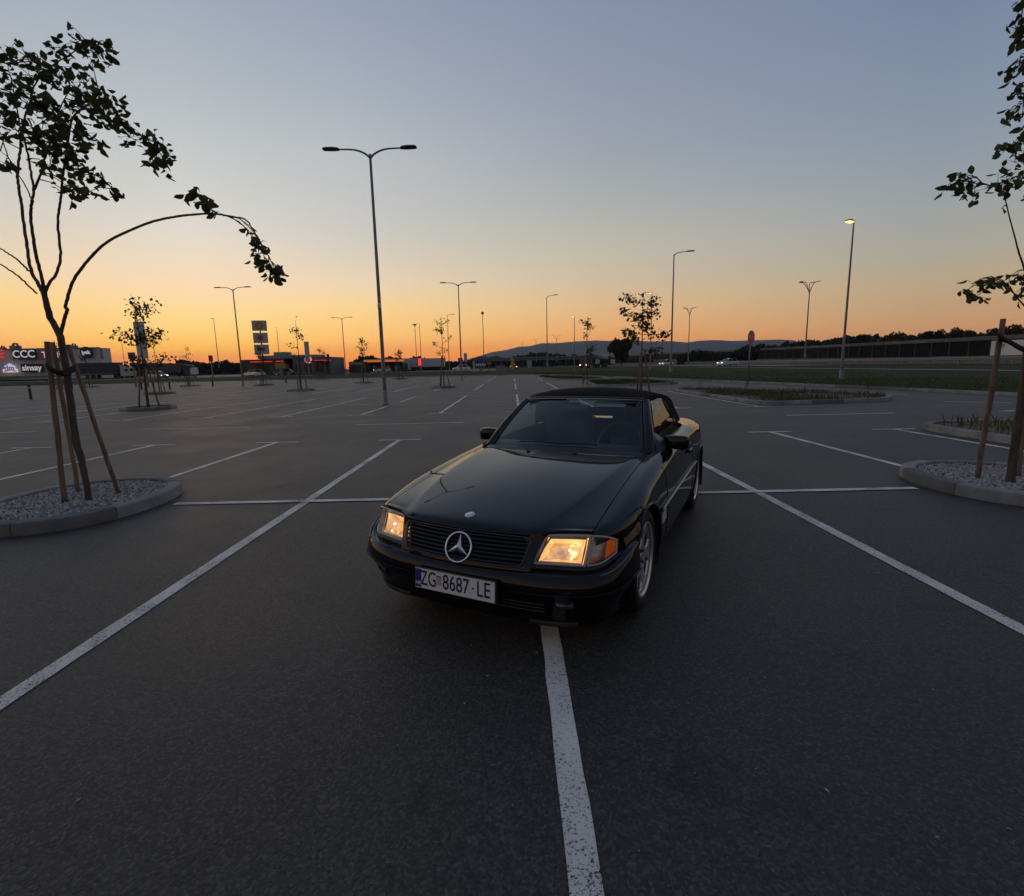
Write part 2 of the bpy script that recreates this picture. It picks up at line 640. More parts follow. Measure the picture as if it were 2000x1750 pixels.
def crom(pts, n):
    """Catmull-Rom through points, n samples"""
    P = [Vector(p) for p in pts]
    P = [2 * P[0] - P[1]] + P + [2 * P[-1] - P[-2]]
    out = []
    m = len(P) - 3
    for k in range(n):
        s = k / (n - 1) * m
        i = min(int(s), m - 1)
        t = s - i
        a, b, c, d = P[i], P[i + 1], P[i + 2], P[i + 3]
        out.append(0.5 * ((2 * b) + (c - a) * t + (2 * a - 5 * b + 4 * c - d) * t * t + (3 * b - a - 3 * c + d) * t ** 3))
    return out


def text(name, body, size, mat, parent, loc, rot, extrude=0.0, align='CENTER', bold=0.0, sx=1.0, shear=0.0, spacing=1.0):
    cu = bpy.data.curves.new('txt', 'FONT')
    cu.body = body
    cu.size = size
    cu.extrude = extrude
    cu.offset = bold
    cu.align_x = align
    cu.align_y = 'CENTER'
    cu.shear = shear
    cu.space_character = spacing
    o = bpy.data.objects.new('txt', cu)
    col.objects.link(o)
    dg = bpy.context.evaluated_depsgraph_get()
    me = bpy.data.meshes.new_from_object(o.evaluated_get(dg))
    bpy.data.objects.remove(o)
    me.materials.clear()
    me.materials.append(mat)
    if sx != 1.0:
        for v in me.vertices:
            v.co.x *= sx
    r = link(name, me, parent, loc, rot)
    return r

# ------------------------------------------------------------------ ground, car park, verges, roads
def sheet(name, poly, z, mat, kind='structure', parent=None):
    bm = bmesh.new()
    vs = [bm.verts.new((p[0], p[1], z if len(p) < 3 else p[2])) for p in poly]
    f = bm.faces.new(vs)
    if f.normal.z < 0:
        f.normal_flip()
    bmesh.ops.triangulate(bm, faces=[f])
    me = bpy.data.meshes.new(name)
    bm.normal_update()
    for q in bm.faces:
        if q.normal.z < 0:
            q.normal_flip()
    bm.to_mesh(me)
    bm.free()
    me.materials.append(mat)
    o = link(name, me, parent)
    if kind and not parent:
        o['kind'] = kind
    return o


KERB = [(19.6, -25), (19.5, 0), (19.2, 10), (18.6, 18.5), (17.2, 26.8), (15.8, 34), (14.0, 42), (11.2, 53), (8.0, 64), (5.0, 73), (2.0, 80), (-2, 83.5)]
kerb_line = [Vector((p.x, p.y, 0)) for p in crom([(x, y, 0) for x, y in KERB], 240)]
LOT_LEFT = -95.0

g = MB()
g.grid([[(x, y, -0.05 - 0.0) for x in (-6500, -400, 400, 6500)] for y in (-600, -60, 800, 6900)])
g.build('ground', M_grassland)['kind'] = 'structure'
lot_poly = [(p.x, p.y) for p in kerb_line[::6]] + [(LOT_LEFT, 83.5), (LOT_LEFT, -25)]
lot = sheet('parking_lot', lot_poly, 0.0, ASPH)

# verge on the right: kerb, grass bank, footpath, rising to the highway
rows = []
for p in kerb_line[::4]:
    y = p.y
    k = 1.0 + max(0, (y - 30)) / 110.0
    xs = [p.x + 0.16, p.x + 0.6, p.x + 0.3 * (35 - p.x), p.x + 0.65 * (35 - p.x), 35.2, 37.0, 45.0, 56.0]
    zs = [0.115, 0.15, 0.17, 0.26, 0.34, 0.36, 0.40, 0.42]
    rows.append([(x, y * (1 + (k - 1) * (i / 7.0)), z) for i, (x, z) in enumerate(zip(xs, zs))])
vb = MB().grid(rows)
verge = vb.build('grass_verge', M_grassland, smooth=True)
verge['kind'] = 'structure'
g = MB()
g.grid([[(x, 83.6, 0.05), (x, 86, 0.16), (x, 92, 0.30), (x, 99, 0.38), (x, 130, 0.40), (x, 420, 0.42)] for x in (-700, -300, -95, -60, -30, -3, 20, 56, 200)])
g.build('far_verge', M_grassland, smooth=True)['kind'] = 'structure'
g = MB()
g.grid([[(56, y, 0.42), (200, y, 0.43), (900, y, 0.6)] for y in (-40, 40, 100, 200, 420)])
g.build('terrain', M_grassland)['kind'] = 'structure'
fp = MB().grid([[(x, y, z) for x, z in ((35.4, 0.375), (36.7, 0.385))] for y in (-20, 20, 60, 90, 130)])
fp.build('footpath', varied('path_concrete', (0.26, 0.24, 0.22), (0.34, 0.32, 0.30), 1.5), )['kind'] = 'structure'
# roads
M_road = varied('road_asphalt', (0.05, 0.05, 0.05), (0.075, 0.074, 0.072), 0.7, 0.6)
sheet('slip_road', [(43, 82), (54, 82), (54, 110), (50, 200), (30, 330), (10, 400), (0, 390), (20, 320), (38, 190), (41, 110)], 0.445, M_road)
sheet('highway', [(57.5, -60), (86, -60), (86, 420), (57.5, 420)], 0.452, M_road)
sheet('access_road', [(-260, 101), (-40, 101), (-40, 109), (-260, 109)], 0.43, M_road)
sheet('fuel_forecourt', [(-60, 122), (-3, 122), (-3, 165), (-95, 165), (-95, 122)], 0.43, M_road)
sheet('road_edge_line', [(53.4, 83), (53.55, 83), (53.55, 108), (53.4, 108)], 0.452, PAINTLINE)

# kerb stones -----------------------------------------------------------------
def resample(pts, step, closed):
    P = [Vector((p[0], p[1], 0)) for p in pts]
    if closed:
        P.append(P[0].copy())
    L = [0.0]
    for a, b in zip(P, P[1:]):
        L.append(L[-1] + (b - a).length)
    n = max(4, int(round(L[-1] / step)))
    out, j = [], 0
    for k in range(n + (0 if closed else 1)):
        s = L[-1] * k / n
        while j < len(L) - 2 and L[j + 1] < s:
            j += 1
        t = (s - L[j]) / max(1e-9, L[j + 1] - L[j])
        out.append(P[j].lerp(P[j + 1], t))
    return out, L[-1]


def kerb(parent, pts, closed, stone, w=0.16, h=0.13, side=1, z0=0.0, damp=0.3, sub=4, seed=1):
    """a run of separate kerb stones along a line; side = which side the width lies on"""
    rnd = random.Random(seed)
    P, total = resample(pts, stone / sub, closed)
    n = len(P)
    N = []
    for i in range(n):
        a = P[(i - 1) % n] if closed or i else P[0]
        b = P[(i + 1) % n] if closed or i < n - 1 else P[-1]
        d = (b - a).normalized()
        N.append(Vector((-d.y, d.x, 0)) * side)
    prof = [(0, -0.05), (0, h - 0.03), (0.012, h - 0.008), (0.035, h), (w - 0.015, h), (w, h - 0.015), (w, -0.05)]
    i = 0
    lim = n if closed else n - 1
    while i < lim:
        j = min(i + sub, lim)
        rws = []
        jit = rnd.uniform(-0.003, 0.004)
        for k in range(i, j + 1):
            p, q = P[k % n], N[k % n]
            off = Vector((0, 0, 0))
            if k == i:
                off = (P[(k + 1) % n] - p).normalized() * 0.004
            if k == j:
                off = (P[(k - 1) % n] - p).normalized() * 0.004
            rws.append([(p.x + off.x + q.x * a, p.y + off.y + q.y * a, z0 + b + jit) for a, b in prof])
        m = MB().grid(rws)
        c = len(prof)
        m.f.append(tuple(range(c)))
        m.f.append(tuple((j - i) * c + k for k in range(c - 1, -1, -1)))
        m.build('kerb_stone', M_concrete_dark if rnd.random() < damp else M_concrete, parent, smooth=True, angle=40)
        i = j


kerb_run = empty('kerb')
kerb_run['kind'] = 'structure'
kerb(kerb_run, [(p.x, p.y) for p in kerb_line if p.y > 9], False, 1.4, side=-1, damp=0.2, sub=2, seed=5)
kerb2 = empty('far_kerb')
kerb2['kind'] = 'structure'
kerb(kerb2, [(-2.2, 83.5), (-60, 83.5)], False, 2.9, side=-1, damp=0.2, sub=1, seed=6)

# painted markings --------------------------------------------------------------
X0, SW = 0.186, 2.671
ZM = 0.004


def mark(x0, y0, x1, y1, w=0.105, z=ZM):
    d = Vector((x1 - x0, y1 - y0, 0))
    L = d.length
    d.normalize()
    nrm = Vector((-d.y, d.x, 0)) * (w / 2)
    n = max(1, int(L / (0.12 if y0 < 12 else 0.8)))
    rnd = random.Random(int(abs(x0 * 131 + y0 * 17)))
    rw = []
    for k in range(n + 1):
        p = Vector((x0, y0, 0)) + d * (L * k / n)
        e, e2 = 1 + rnd.uniform(-.07, .05), 1 + rnd.uniform(-.07, .05)
        rw.append([(p.x + nrm.x * e, p.y + nrm.y * e, z), (p.x - nrm.x * e2, p.y - nrm.y * e2, z)])
    m = MB().grid(rw)
    m.f = [tuple(reversed(f)) if True else f for f in m.f]
    o = m.build('painted_line', PAINTLINE, lot)
    return o


def stall_row(yc, kmin, kmax, depth=5.02, islands=()):
    for k in range(kmin, kmax + 1):
        x = X0 + k * SW
        if x in islands or k in islands:
            mark(x, yc + 1.18, x, yc + depth - 0.05)
            if yc - depth > 2:
                mark(x, yc - 1.18, x, yc - depth + 0.05)
        else:
            mark(x, yc - depth + 0.05, x, yc + depth - 0.05)
        for e in (yc + depth, yc - depth):
            if e > 2:
                mark(x - 0.46, e, x + 0.46, e, 0.085)


ISL = (-2, 2, -6, -10)
stall_row(5.83, -6, 3, islands=(-2, 2))
mark(-4.06, 5.83, 4.74, 5.83, 0.10, ZM + 0.004)
mark(-30, 5.83, -6.3, 5.83, 0.10, ZM + 0.004)
for yc, kmin, kmax in ((21.95, -13, 3), (38.05, -15, 1), (54.15, -16, 1), (70.25, -16, -1)):
    stall_row(yc, kmin, kmax, islands=ISL)
    xs = [X0 + kmin * SW] + [X0 + k * SW for k in sorted(ISL) if kmin < k < kmax] + [X0 + kmax * SW]
    for a, b in zip(xs, xs[1:]):
        mark(a + 1.2, yc, b - 1.2, yc, 0.10, ZM + 0.004)
for yc in (14.0, 30.0, 46.1, 62.2):
    for k in range(-7, 3):
        xa = 1.6 + 5.98 * k
        if xa > 8.0 and yc > 15:
            continue
        mark(xa, yc, xa + 2.98, yc, 0.09)
for xa in (13.3,):
    mark(xa, 13.85, xa + 2.2, 13.8, 0.09)
# lane dashes on the internal road behind the planted islands
for a, b in (((14.6, 17.2), (15.9, 16.2)), ((13.6, 30), (12.9, 33)), ((12.2, 36.5), (11.4, 40)), ((10.3, 43.5), (9.4, 47)), ((16.0, 20.6), (15.5, 22.6))):
    mark(a[0], a[1], b[0], b[1], 0.1)
# sealed seams in the asphalt
M_tar = pmat('bitumen_seam', (0.012, 0.012, 0.012), 0.5)


def seam(pts, w):
    P = [ground(px, py) for px, py in pts]
    P = crom([(p.x, p.y, 0) for p in P], 40)
    rnd = random.Random(3)
    rw = []
    for i, p in enumerate(P):
        d = (P[min(i + 1, 39)] - P[max(i - 1, 0)]).normalized()
        q = Vector((-d.y, d.x, 0)) * w * rnd.uniform(0.3, 0.7)
        p = p + Vector((-d.y, d.x, 0)) * rnd.uniform(-0.02, 0.02)
        rw.append([(p.x + q.x, p.y + q.y, 0.0025), (p.x - q.x, p.y - q.y, 0.0025)])
    MB().grid(rw).build('bitumen_seam', M_tar, lot)


seam([(0, 915), (200, 875), (400, 835), (550, 807), (700, 776), (760, 762)], 0.075)
seam([(1785, 838), (1700, 826), (1600, 809), (1490, 796)], 0.05)

# bits of litter and grit on the asphalt
rnd = random.Random(77)
lt = MB()
for k in range(45):
    px, py = rnd.uniform(0, 2000), rnd.uniform(840, 1700)
    p = ground(px, py, .004)
    r = rnd.uniform(.003, .008) * (1 if rnd.random() < .96 else 1.5)
    q = Euler((0, 0, rnd.random() * 6)).to_matrix()
    lt.add([q @ Vector(v) * r + p for v in ((1.6, 0, 0), (0, .7, .1), (-1.3, .1, 0), (-.2, -.8, .15), (0, 0, .7))], [(0, 1, 4), (1, 2, 4), (2, 3, 4), (3, 0, 4)])
lt.build('grit', varied('pale_grit', (.10, .09, .08), (.42, .40, .37), 3.0, .9))['kind'] = 'stuff'

# planted islands ----------------------------------------------------------------
M_gravel = leaf_material('grey_gravel', (0.30, 0.285, 0.27), (0.76, 0.73, 0.69))
M_soil = varied('bare_soil', (0.13, 0.085, 0.05), (0.20, 0.14, 0.09), 5, 0.95, c3=(0.05, 0.055, 0.025), scale3=1.2, bump=0.6, bscale=30, bdist=0.02)


def superell(cx, cy, a, b, n=72, e=2.25):
    out = []
    for k in range(n):
        t = 2 * math.pi * k / n
        c, s = math.cos(t), math.sin(t)
        out.append((cx + a * math.copysign(abs(c) ** (2 / e), c), cy + b * math.copysign(abs(s) ** (2 / e), s)))
    return out


def inside(p, poly):
    x, y = p
    r = False
    for (x1, y1), (x2, y2) in zip(poly, poly[1:] + poly[:1]):
        if (y1 > y) != (y2 > y) and x < (x2 - x1) * (y - y1) / (y2 - y1) + x1:
            r = not r
    return r


def gravel_island(cx, cy, a, b, label, stones=True, seed=1, n=5200):
    t = empty('tree_island', (cx, cy, 0), 0, label, 'planter', 'kerbed tree islands in the car park')
    out = superell(0, 0, a, b)
    kerb(t, out, True, 0.86 if stones else 1.2, side=1, damp=0.45, seed=seed, sub=8 if stones else 4)
    inn = superell(0, 0, a - 0.15, b - 0.15)
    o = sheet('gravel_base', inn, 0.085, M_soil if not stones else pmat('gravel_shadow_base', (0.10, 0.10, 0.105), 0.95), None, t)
    if stones:
        rnd = random.Random(seed)
        m = MB()
        prot = [(1, 0, 0), (-1, 0, 0), (0, 1, 0), (0, -1, 0), (0, 0, 1), (0, 0, -1)]
        pf = [(0, 2, 4), (2, 1, 4), (1, 3, 4), (3, 0, 4), (2, 0, 5), (1, 2, 5), (3, 1, 5), (0, 3, 5)]
        cnt = 0
        while cnt < n:
            x, y = rnd.uniform(-a, a), rnd.uniform(-b, b)
            if not inside((x, y), superell(0, 0, a - 0.17, b - 0.17, 40)):
                continue
            r = rnd.uniform(0.008, 0.018)
            q = Euler((rnd.random() * 6, rnd.random() * 6, rnd.random() * 6)).to_matrix()
            s = (r * rnd.uniform(0.9, 1.9), r * rnd.uniform(0.6, 1.1), r * rnd.uniform(0.4, 0.8))
            z = 0.088 + rnd.uniform(0, 0.018)
            m.add([q @ Vector((p[0] * s[0], p[1] * s[1], p[2] * s[2])) + Vector((x, y, z)) for p in prot], pf)
            cnt += 1
        m.build('gravel', M_gravel, t)['kind'] = 'stuff'
    return t


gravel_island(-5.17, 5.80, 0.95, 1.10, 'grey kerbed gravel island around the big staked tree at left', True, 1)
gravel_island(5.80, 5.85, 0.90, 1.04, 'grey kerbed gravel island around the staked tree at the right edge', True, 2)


def blades(name, mat, parent, spots, hmin, hmax, wid, rnd, kind='stuff'):
    m = MB()
    for (x, y, z) in spots:
        h = rnd.uniform(hmin, hmax)
        a = rnd.random() * 6.283
        lean = rnd.uniform(0.1, 0.6) * h
        w = wid * rnd.uniform(0.6, 1.4)
        dx, dy = math.cos(a), math.sin(a)
        px_, py_ = -dy * w, dx * w
        m.add([(x - px_, y - py_, z), (x + px_, y + py_, z), (x + dx * lean * 0.4 + px_ * 0.7, y + dy * lean * 0.4 + py_ * 0.7, z + h * 0.6), (x + dx * lean, y + dy * lean, z + h)],
              [(0, 1, 2), (0, 2, 3)])
    o = m.build(name, mat, parent)
    o['kind'] = kind
    return o


def planted_island(outline, label, mat, seed, nblade, hmin, hmax, blade_mat, stone=1.2):
    P = [Vector((x, y, 0)) for x, y in outline]
    c = sum(P, Vector()) / len(P)
    sm = []
    n = len(P)
    for i in range(n):                       # rounded corners
        a, b, d = P[i - 1], P[i], P[(i + 1) % n]
        u, v = (a - b), (d - b)
        r = min(1.1, u.length * 0.35, v.length * 0.35)
        p0, p1 = b + u.normalized() * r, b + v.normalized() * r
        for k in range(7):
            t = k / 6
            sm.append(p0 * (1 - t) ** 2 + b * 2 * t * (1 - t) + p1 * t * t)
    t = empty('planted_island', (c.x, c.y, 0), 0, label, 'traffic island', 'kerbed grass islands by the access road')
    pts = [(p.x - c.x, p.y - c.y) for p in sm]
    area = sum(pts[i - 1][0] * pts[i][1] - pts[i][0] * pts[i - 1][1] for i in range(len(pts)))
    kerb(t, pts, True, stone, side=1 if area > 0 else -1, damp=0.12, seed=seed, sub=3)
    sheet('soil', pts, 0.10, mat, None, t)
    rnd = random.Random(seed)
    xs, ys = [p[0] for p in pts], [p[1] for p in pts]
    spots = []
    while len(spots) < nblade:
        x, y = rnd.uniform(min(xs), max(xs)), rnd.uniform(min(ys), max(ys))
        if inside((x * 1.05, y * 1.05), pts) and (math.sin(x * 1.7 + seed) + math.cos(y * 1.3) + rnd.uniform(-1.2, 1.6)) > 0:
            spots.append((x, y, 0.10))
    blades('grass_tufts', blade_mat, t, spots, hmin, hmax, 0.012, rnd)
    return t


planted_island([(8.5, 17.2), (13.2, 17.8), (14.4, 19.2), (13.6, 22), (11.2, 25.6), (9.3, 27.4), (8.45, 27.2)], 'long kerbed island of dry brown soil and weeds behind the car', M_soil, 3, 4200, 0.04, 0.20, M_weed)
planted_island([(8.6, 3.0), (14, 3.0), (14, 11.2), (8.6, 11.2)], 'kerbed corner island with bare soil and low green plants at far right', M_soil, 4, 2200, 0.05, 0.25, M_weed)
planted_island([(5.6, 34.2), (8.7, 34.0), (11.8, 35.5), (11.0, 41.5), (9.4, 46), (5.9, 42)], 'kerbed lawn island just behind the soft top roof', M_grassland, 5, 5000, 0.05, 0.16, M_grass)
planted_island([(4.2, 50.5), (7.5, 48.3), (9.3, 50.5), (7.0, 60), (3.6, 68), (3.0, 62)], 'farthest kerbed lawn island next to the lot exit', M_grassland, 6, 4000, 0.05, 0.16, M_grass)
rnd = random.Random(11)
spots = []
for i in range(16000):
    p = kerb_line[rnd.randrange(70, 239)]
    y = p.y
    d = rnd.random() ** 1.6 * 15 + 0.3
    x = p.x + d
    spots.append((x, y + rnd.uniform(-0.6, 0.6), 0.13 + d * 0.009))
for i in range(9000):
    spots.append((rnd.uniform(-75, -1), 84.0 + rnd.random() ** 1.5 * 14, 0.09))
blades('verge_grass', M_grass, None, spots, 0.04, 0.13, 0.012, rnd)

# a few taller weeds on the soil islands
M_weedleaf = leaf_material('weed_leaf', (0.03, 0.05, 0.018), (0.06, 0.08, 0.03))
WD = ['small bushy weed at the right end of the soil island', 'tall thin weed in the middle of the soil island', 'spindly weed left of the middle on the soil island',
      'tall thin weed on the corner island at far right', 'low green weed at the left end of the soil island']
for i, (x, y, h) in enumerate(((13.5, 19.4, 0.55), (11.8, 20.6, 0.6), (10.6, 23.2, 0.6), (10.6, 10.4, 0.5), (8.95, 24.5, 0.45))):
    t = empty('weed', (x, y, 0.10), 0, WD[i], 'weed', 'weeds on the islands')
    rnd = random.Random(40 + i)
    MB().tube([(0, 0, 0), (0.01, 0.02, h * 0.5), (0.03, 0.0, h)], [0.008, 0.006, 0.003], 5).build('stem', M_weedleaf, t)
    m = MB()
    for k in range(26):
        z = h * rnd.uniform(0.15, 1.0)
        a = rnd.random() * 6.28
        l = rnd.uniform(0.06, 0.16)
        d = Vector((math.cos(a), math.sin(a), rnd.uniform(-0.3, 0.5))) * l
        s = Vector((-d.y, d.x, 0)).normalized() * l * 0.28
        b = Vector((0.02, 0, z))
        m.add([b, b + d * 0.5 + s, b + d, b + d * 0.5 - s], [(0, 1, 2, 3)])
    m.build('leaves', M_weedleaf, t)

# ------------------------------------------------------------------ the black roadster
def car_paint():
    m = pmat('black_car_paint', (0.0045, 0.0047, 0.0055), 0.3, 0.0, 0.0, 0.9)
    t = m.node_tree
    b = t.nodes['Principled BSDF']
    co = nd(t, 'ShaderNodeTexCoord')
    n = nd(t, 'ShaderNodeTexNoise')
    n.inputs['Scale'].default_value = 900
    n.inputs['Detail'].default_value = 2
    t.links.new(co.outputs['Object'], n.inputs['Vector'])
    mr = nd(t, 'ShaderNodeMapRange')
    mr.inputs['From Min'].default_value = 0.55
    mr.inputs['From Max'].default_value = 0.75
    mr.inputs['To Min'].default_value = 0.0
    mr.inputs['To Max'].default_value = 0.03
    t.links.new(n.outputs['Fac'], mr.inputs['Value'])
    mx = nd(t, 'ShaderNodeMix', data_type='RGBA')
    mx.inputs['A'].default_value = (0.0045, 0.0047, 0.0055, 1)
    mx.inputs['B'].default_value = (0.09, 0.085, 0.08, 1)
    t.links.new(mr.outputs[0], mx.inputs['Factor'])
    t.links.new(mx.outputs['Result'], b.inputs['Base Color'])
    b.inputs['Coat Roughness'].default_value = 0.03
    b.inputs['Coat IOR'].default_value = 1.45
    # fine dust that has settled on the upward-facing panels
    ge = nd(t, 'ShaderNodeNewGeometry')
    sz = nd(t, 'ShaderNodeSeparateXYZ')
    t.links.new(ge.outputs['Normal'], sz.inputs[0])
    dm = nd(t, 'ShaderNodeMapRange')
    dm.inputs['From Min'].default_value = 0.93
    dm.inputs['From Max'].default_value = 1.0
    dm.inputs['To Max'].default_value = 0.16
    t.links.new(sz.outputs['Z'], dm.inputs['Value'])
    t.links.new(dm.outputs[0], b.inputs['Sheen Weight'])
    b.inputs['Sheen Roughness'].default_value = 0.35
    b.inputs['Sheen Tint'].default_value = (0.85, 0.83, 0.80, 1)
    return m


M_paint = car_paint()
M_trim = pmat('black_trim', (0.008, 0.008, 0.008), 0.35)
M_rubber = varied('tyre_rubber', (0.012, 0.012, 0.012), (0.02, 0.02, 0.02), 60, 0.75)
M_alloy = pmat('alloy_wheel', (0.66, 0.66, 0.67), 0.26, 0.75)
M_chrome = pmat('chrome', (0.75, 0.75, 0.77), 0.08, 1.0)
M_satin = pmat('satin_bright_trim', (0.45, 0.45, 0.46), 0.3, 0.9)
M_fabric = varied('soft_top_canvas', (0.006, 0.006, 0.006), (0.012, 0.012, 0.012), 400, 0.95, spec=0.1, bump=0.3, bscale=600, bdist=0.001)
M_leather = pmat('dark_leather', (0.026, 0.027, 0.029), 0.55)
M_glass = glass_material('windscreen_glass', (0.66, 0.84, 0.80), 1.58)
M_sideglass = glass_material('side_window_glass', (0.55, 0.68, 0.64), 1.52)
M_rearglass = glass_material('rear_window_plastic', (0.75, 0.8, 0.78), 1.45)
M_lens = glass_material('lamp_lens_glass', (0.93, 0.93, 0.93), 1.42)
M_plate = pmat('plate_white', (0.70, 0.70, 0.72), 0.4)
M_plateblue = pmat('plate_blue', (0.01, 0.03, 0.25), 0.4)
M_ink = pmat('plate_ink', (0.008, 0.008, 0.01), 0.45)
M_red = pmat('red_check', (0.5, 0.03, 0.03), 0.4)
M_amber = pmat('amber_lens', (0.85, 0.16, 0.01), 0.25, emit=(1.0, 0.15, 0.01), estr=0.12)

car = empty('black_roadster', (-0.34175, 2.65481, 0), -0.46433, 'black two-seat roadster with black soft top and glowing headlights in the foreground', 'car')

zs_f = pch([.25, .32, .5, .8, 1.1, 1.35, 1.6, 1.9, 2.3, 2.8, 3.2, 3.6, 4.0, 4.3, 4.46], [.655, .674, .705, .757, .800, .829, .852, .872, .888, .900, .915, .915, .90, .87, .80])
um_f = pch([.26, .30, .35, .42, .5, .65, .84, 1.1, 1.5, 2.2, 2.8, 3.15, 3.36, 3.6, 3.9, 4.2, 4.4, 4.46], [.735, .775, .81, .845, .868, .893, .905, .892, .888, .888, .890, .900, .904, .885, .83, .76, .68, .62])
ut_f = pch([.25, 1.5, 1.6, 1.75, 1.9, 2.8, 3.1, 3.3, 4.0, 4.46], [.706, .706, .712, .735, .75, .75, .735, .66, .60, .5])


def side_profile(v, n=26):
    ut, zt, um = ut_f(v), zs_f(v), um_f(v)
    fl = math.exp(-((v - .845) / .30) ** 2) + math.exp(-((v - 3.36) / .30) ** 2)
    pts = [(ut, zt), (ut + .42 * (um - ut), zt - .012), (ut + .74 * (um - ut), zt - .045), (um - .022, zt - .105),
           (um - .004 + .004 * fl, .58 if zt > .72 else zt - .16), (um, .45), (um - .008, .33), (um - .030, .23), (um - .075, .175), (um - .25, .165)]
    return crom([(a, 0, b) for a, b in pts], n)


def half_to_both(m):
    n = len(m.v)
    m.v += [(-x, y, z) for x, y, z in m.v]
    m.f += [tuple(i + n for i in reversed(f)) for f in m.f]
    return m


WHEELS = ((.845, .322), (3.352, .320))
ARCH = 0.352
for sgn, lab in ((1, None), (-1, None)):
    vs = list(np.arange(.262, .43, .014)) + list(np.arange(.43, 4.44, .0175)) + [4.45]
    NC = 60
    prof = [side_profile(v, NC) for v in vs]
    V = [Vector((p.x * sgn, v, p.z)) for v, pr in zip(vs, prof) for p in pr]
    F = []
    for i in range(len(vs) - 1):
        for j in range(NC - 1):
            ids = (i * NC + j, i * NC + j + 1, (i + 1) * NC + j + 1, (i + 1) * NC + j)
            c = (V[ids[0]] + V[ids[2]]) / 2
            if vs[i] < .428 and j > 15:
                continue
            if any((c.y - wv) ** 2 + (c.z - wz) ** 2 < ARCH ** 2 for wv, wz in WHEELS):
                continue
            if c.y < .52 and c.z < .50:
                continue
            F.append(ids if sgn < 0 else tuple(reversed(ids)))
    # snap the rim of each wheel opening to a clean circle
    cnt = {}
    for f in F:
        for a, b in zip(f, f[1:] + f[:1]):
            k = (min(a, b), max(a, b))
            cnt[k] = cnt.get(k, 0) + 1
    bound = set()
    for k, c in cnt.items():
        if c == 1:
            bound.update(k)
    for i in bound:
        for wv, wz in WHEELS:
            d = Vector((V[i].y - wv, V[i].z - wz))
            if d.length < ARCH + .035 and V[i].z > .17:
                d.normalize()
                V[i] = Vector((V[i].x, wv + d.x * ARCH, wz + d.y * ARCH))
    used = sorted({i for f in F for i in f})
    mp = {o: n for n, o in enumerate(used)}
    mesh('body_side', [V[i] for i in used], [tuple(mp[i] for i in f) for f in F], M_paint, car, True)
    # rolled lip and dark inner liner of each wheel opening
    for wv, wz in WHEELS:
        pts, inn = [], []
        for k in range(49):
            t = R(-22) + (math.pi + R(44)) * k / 48
            v, z = wv + ARCH * math.cos(t), wz + ARCH * math.sin(t)
            if z < .19:
                continue
            pr = side_profile(v, 120)
            q = min((p for p in pr if p.x > ut_f(v) + .03 or z < .5), key=lambda p: abs(p.z - z))
            pts.append((sgn * (q.x + .002), v, z))
        MB().tube(pts, .0085, 6).build('wheel_arch_lip', M_paint, car, True)
        m = MB()
        rw = [[(sgn * x, wv + (ARCH + .004) * math.cos(t), wz + (ARCH + .004) * math.sin(t)) for x in (.50, .885)] for t in np.linspace(R(-25), math.pi + R(25), 30)]
        m.grid(rw)
        m.build('wheel_well', M_black, car, True)

# hood with its nose frame around the grille
v0 = lambda u: .022 + .26 * u * u
gv = lambda u, z: v0(u) + .45 * (z - .487)
cage = []
cu0 = [0, .15, .30, .385, .428, .47, .58, .70]
cage.append([(u, gv(u, .470) + .004, .468) for u in cu0])
cage.append([(u, gv(u, .490), .488) for u in cu0])
cu1 = [0, .15, .30, .412, .462, .515, .61, .70]
top = [(u, gv(u, .630), .634) for u in cu1]
for j, (v, z) in zip((4, 5, 6, 7), ((.165, .642), (.203, .648), (.236, .652), (.268, .650))):
    top[j] = (cu1[j], v, z)
cage.append(top)
cage.append([(u, t[1] - .006, t[2] + .017) for u, t in zip(cu1, top)])
cage.append([(u, t[1] + .025, z) for u, t, z in zip(cu1, top, (.682, .681, .677, .672, .670, .669, .669, .664))])
cage.append([(u, v, z) for u, v, z in zip((0, .15, .30, .415, .462, .515, .61, .70), (.17, .175, .19, .215, .24, .265, .295, .315), (.700, .699, .695, .690, .686, .681, .679, .672))])
uc_f = pch([.3, .5, .8, 1.1, 1.5], [.478, .522, .572, .602, .632])
zc_f = pch([.32, .5, .8, 1.1, 1.35, 1.55], [.733, .768, .814, .849, .870, .882])
zk_f = pch([.32, .5, .8, 1.1, 1.35, 1.6], [.703, .737, .785, .823, .849, .866])
for v in (.34, .5, .72, .95, 1.18, 1.36):
    uc, z0, zk, zh = uc_f(v), zc_f(v), zk_f(v), zs_f(v)
    us = [0, .16, .33, uc - .035, uc, uc + .035, (uc + .70) / 2 + .012, .70]
    zz = [z0, z0 - .002, z0 - (z0 - zk) * .42, zk + .0045, zk, zk - .0085, zk - .0085 - (zk - .0085 - zh) * .55, zh]
    cage.append([(u, v, z) for u, z in zip(us, zz)])
us = [0, .17, .34, .595, .632, .662, .682, .70]
vv = [1.42, 1.425, 1.445, 1.505, 1.53, 1.555, 1.575, 1.60]
cage.append([(u, v, (zc_f(v), zc_f(v) - .002, zc_f(v) - .01, zk_f(v) + .004, zk_f(v), zk_f(v) - .005, zs_f(v) + .004, zs_f(v) + .001)[k]) for k, (u, v) in enumerate(zip(us, vv))])
cage.append([(u, v + .004, z - .02) for (u, v, z) in cage[-1]])
full = [[(-u, v, z) for u, v, z in reversed(r[1:])] + list(r) for r in cage]


def hood_skip(i, j):
    c = j - 7 if j >= 7 else 6 - j            # column from the middle
    if i == 0:
        return c > 3
    if i == 1:
        return c != 3
    return False


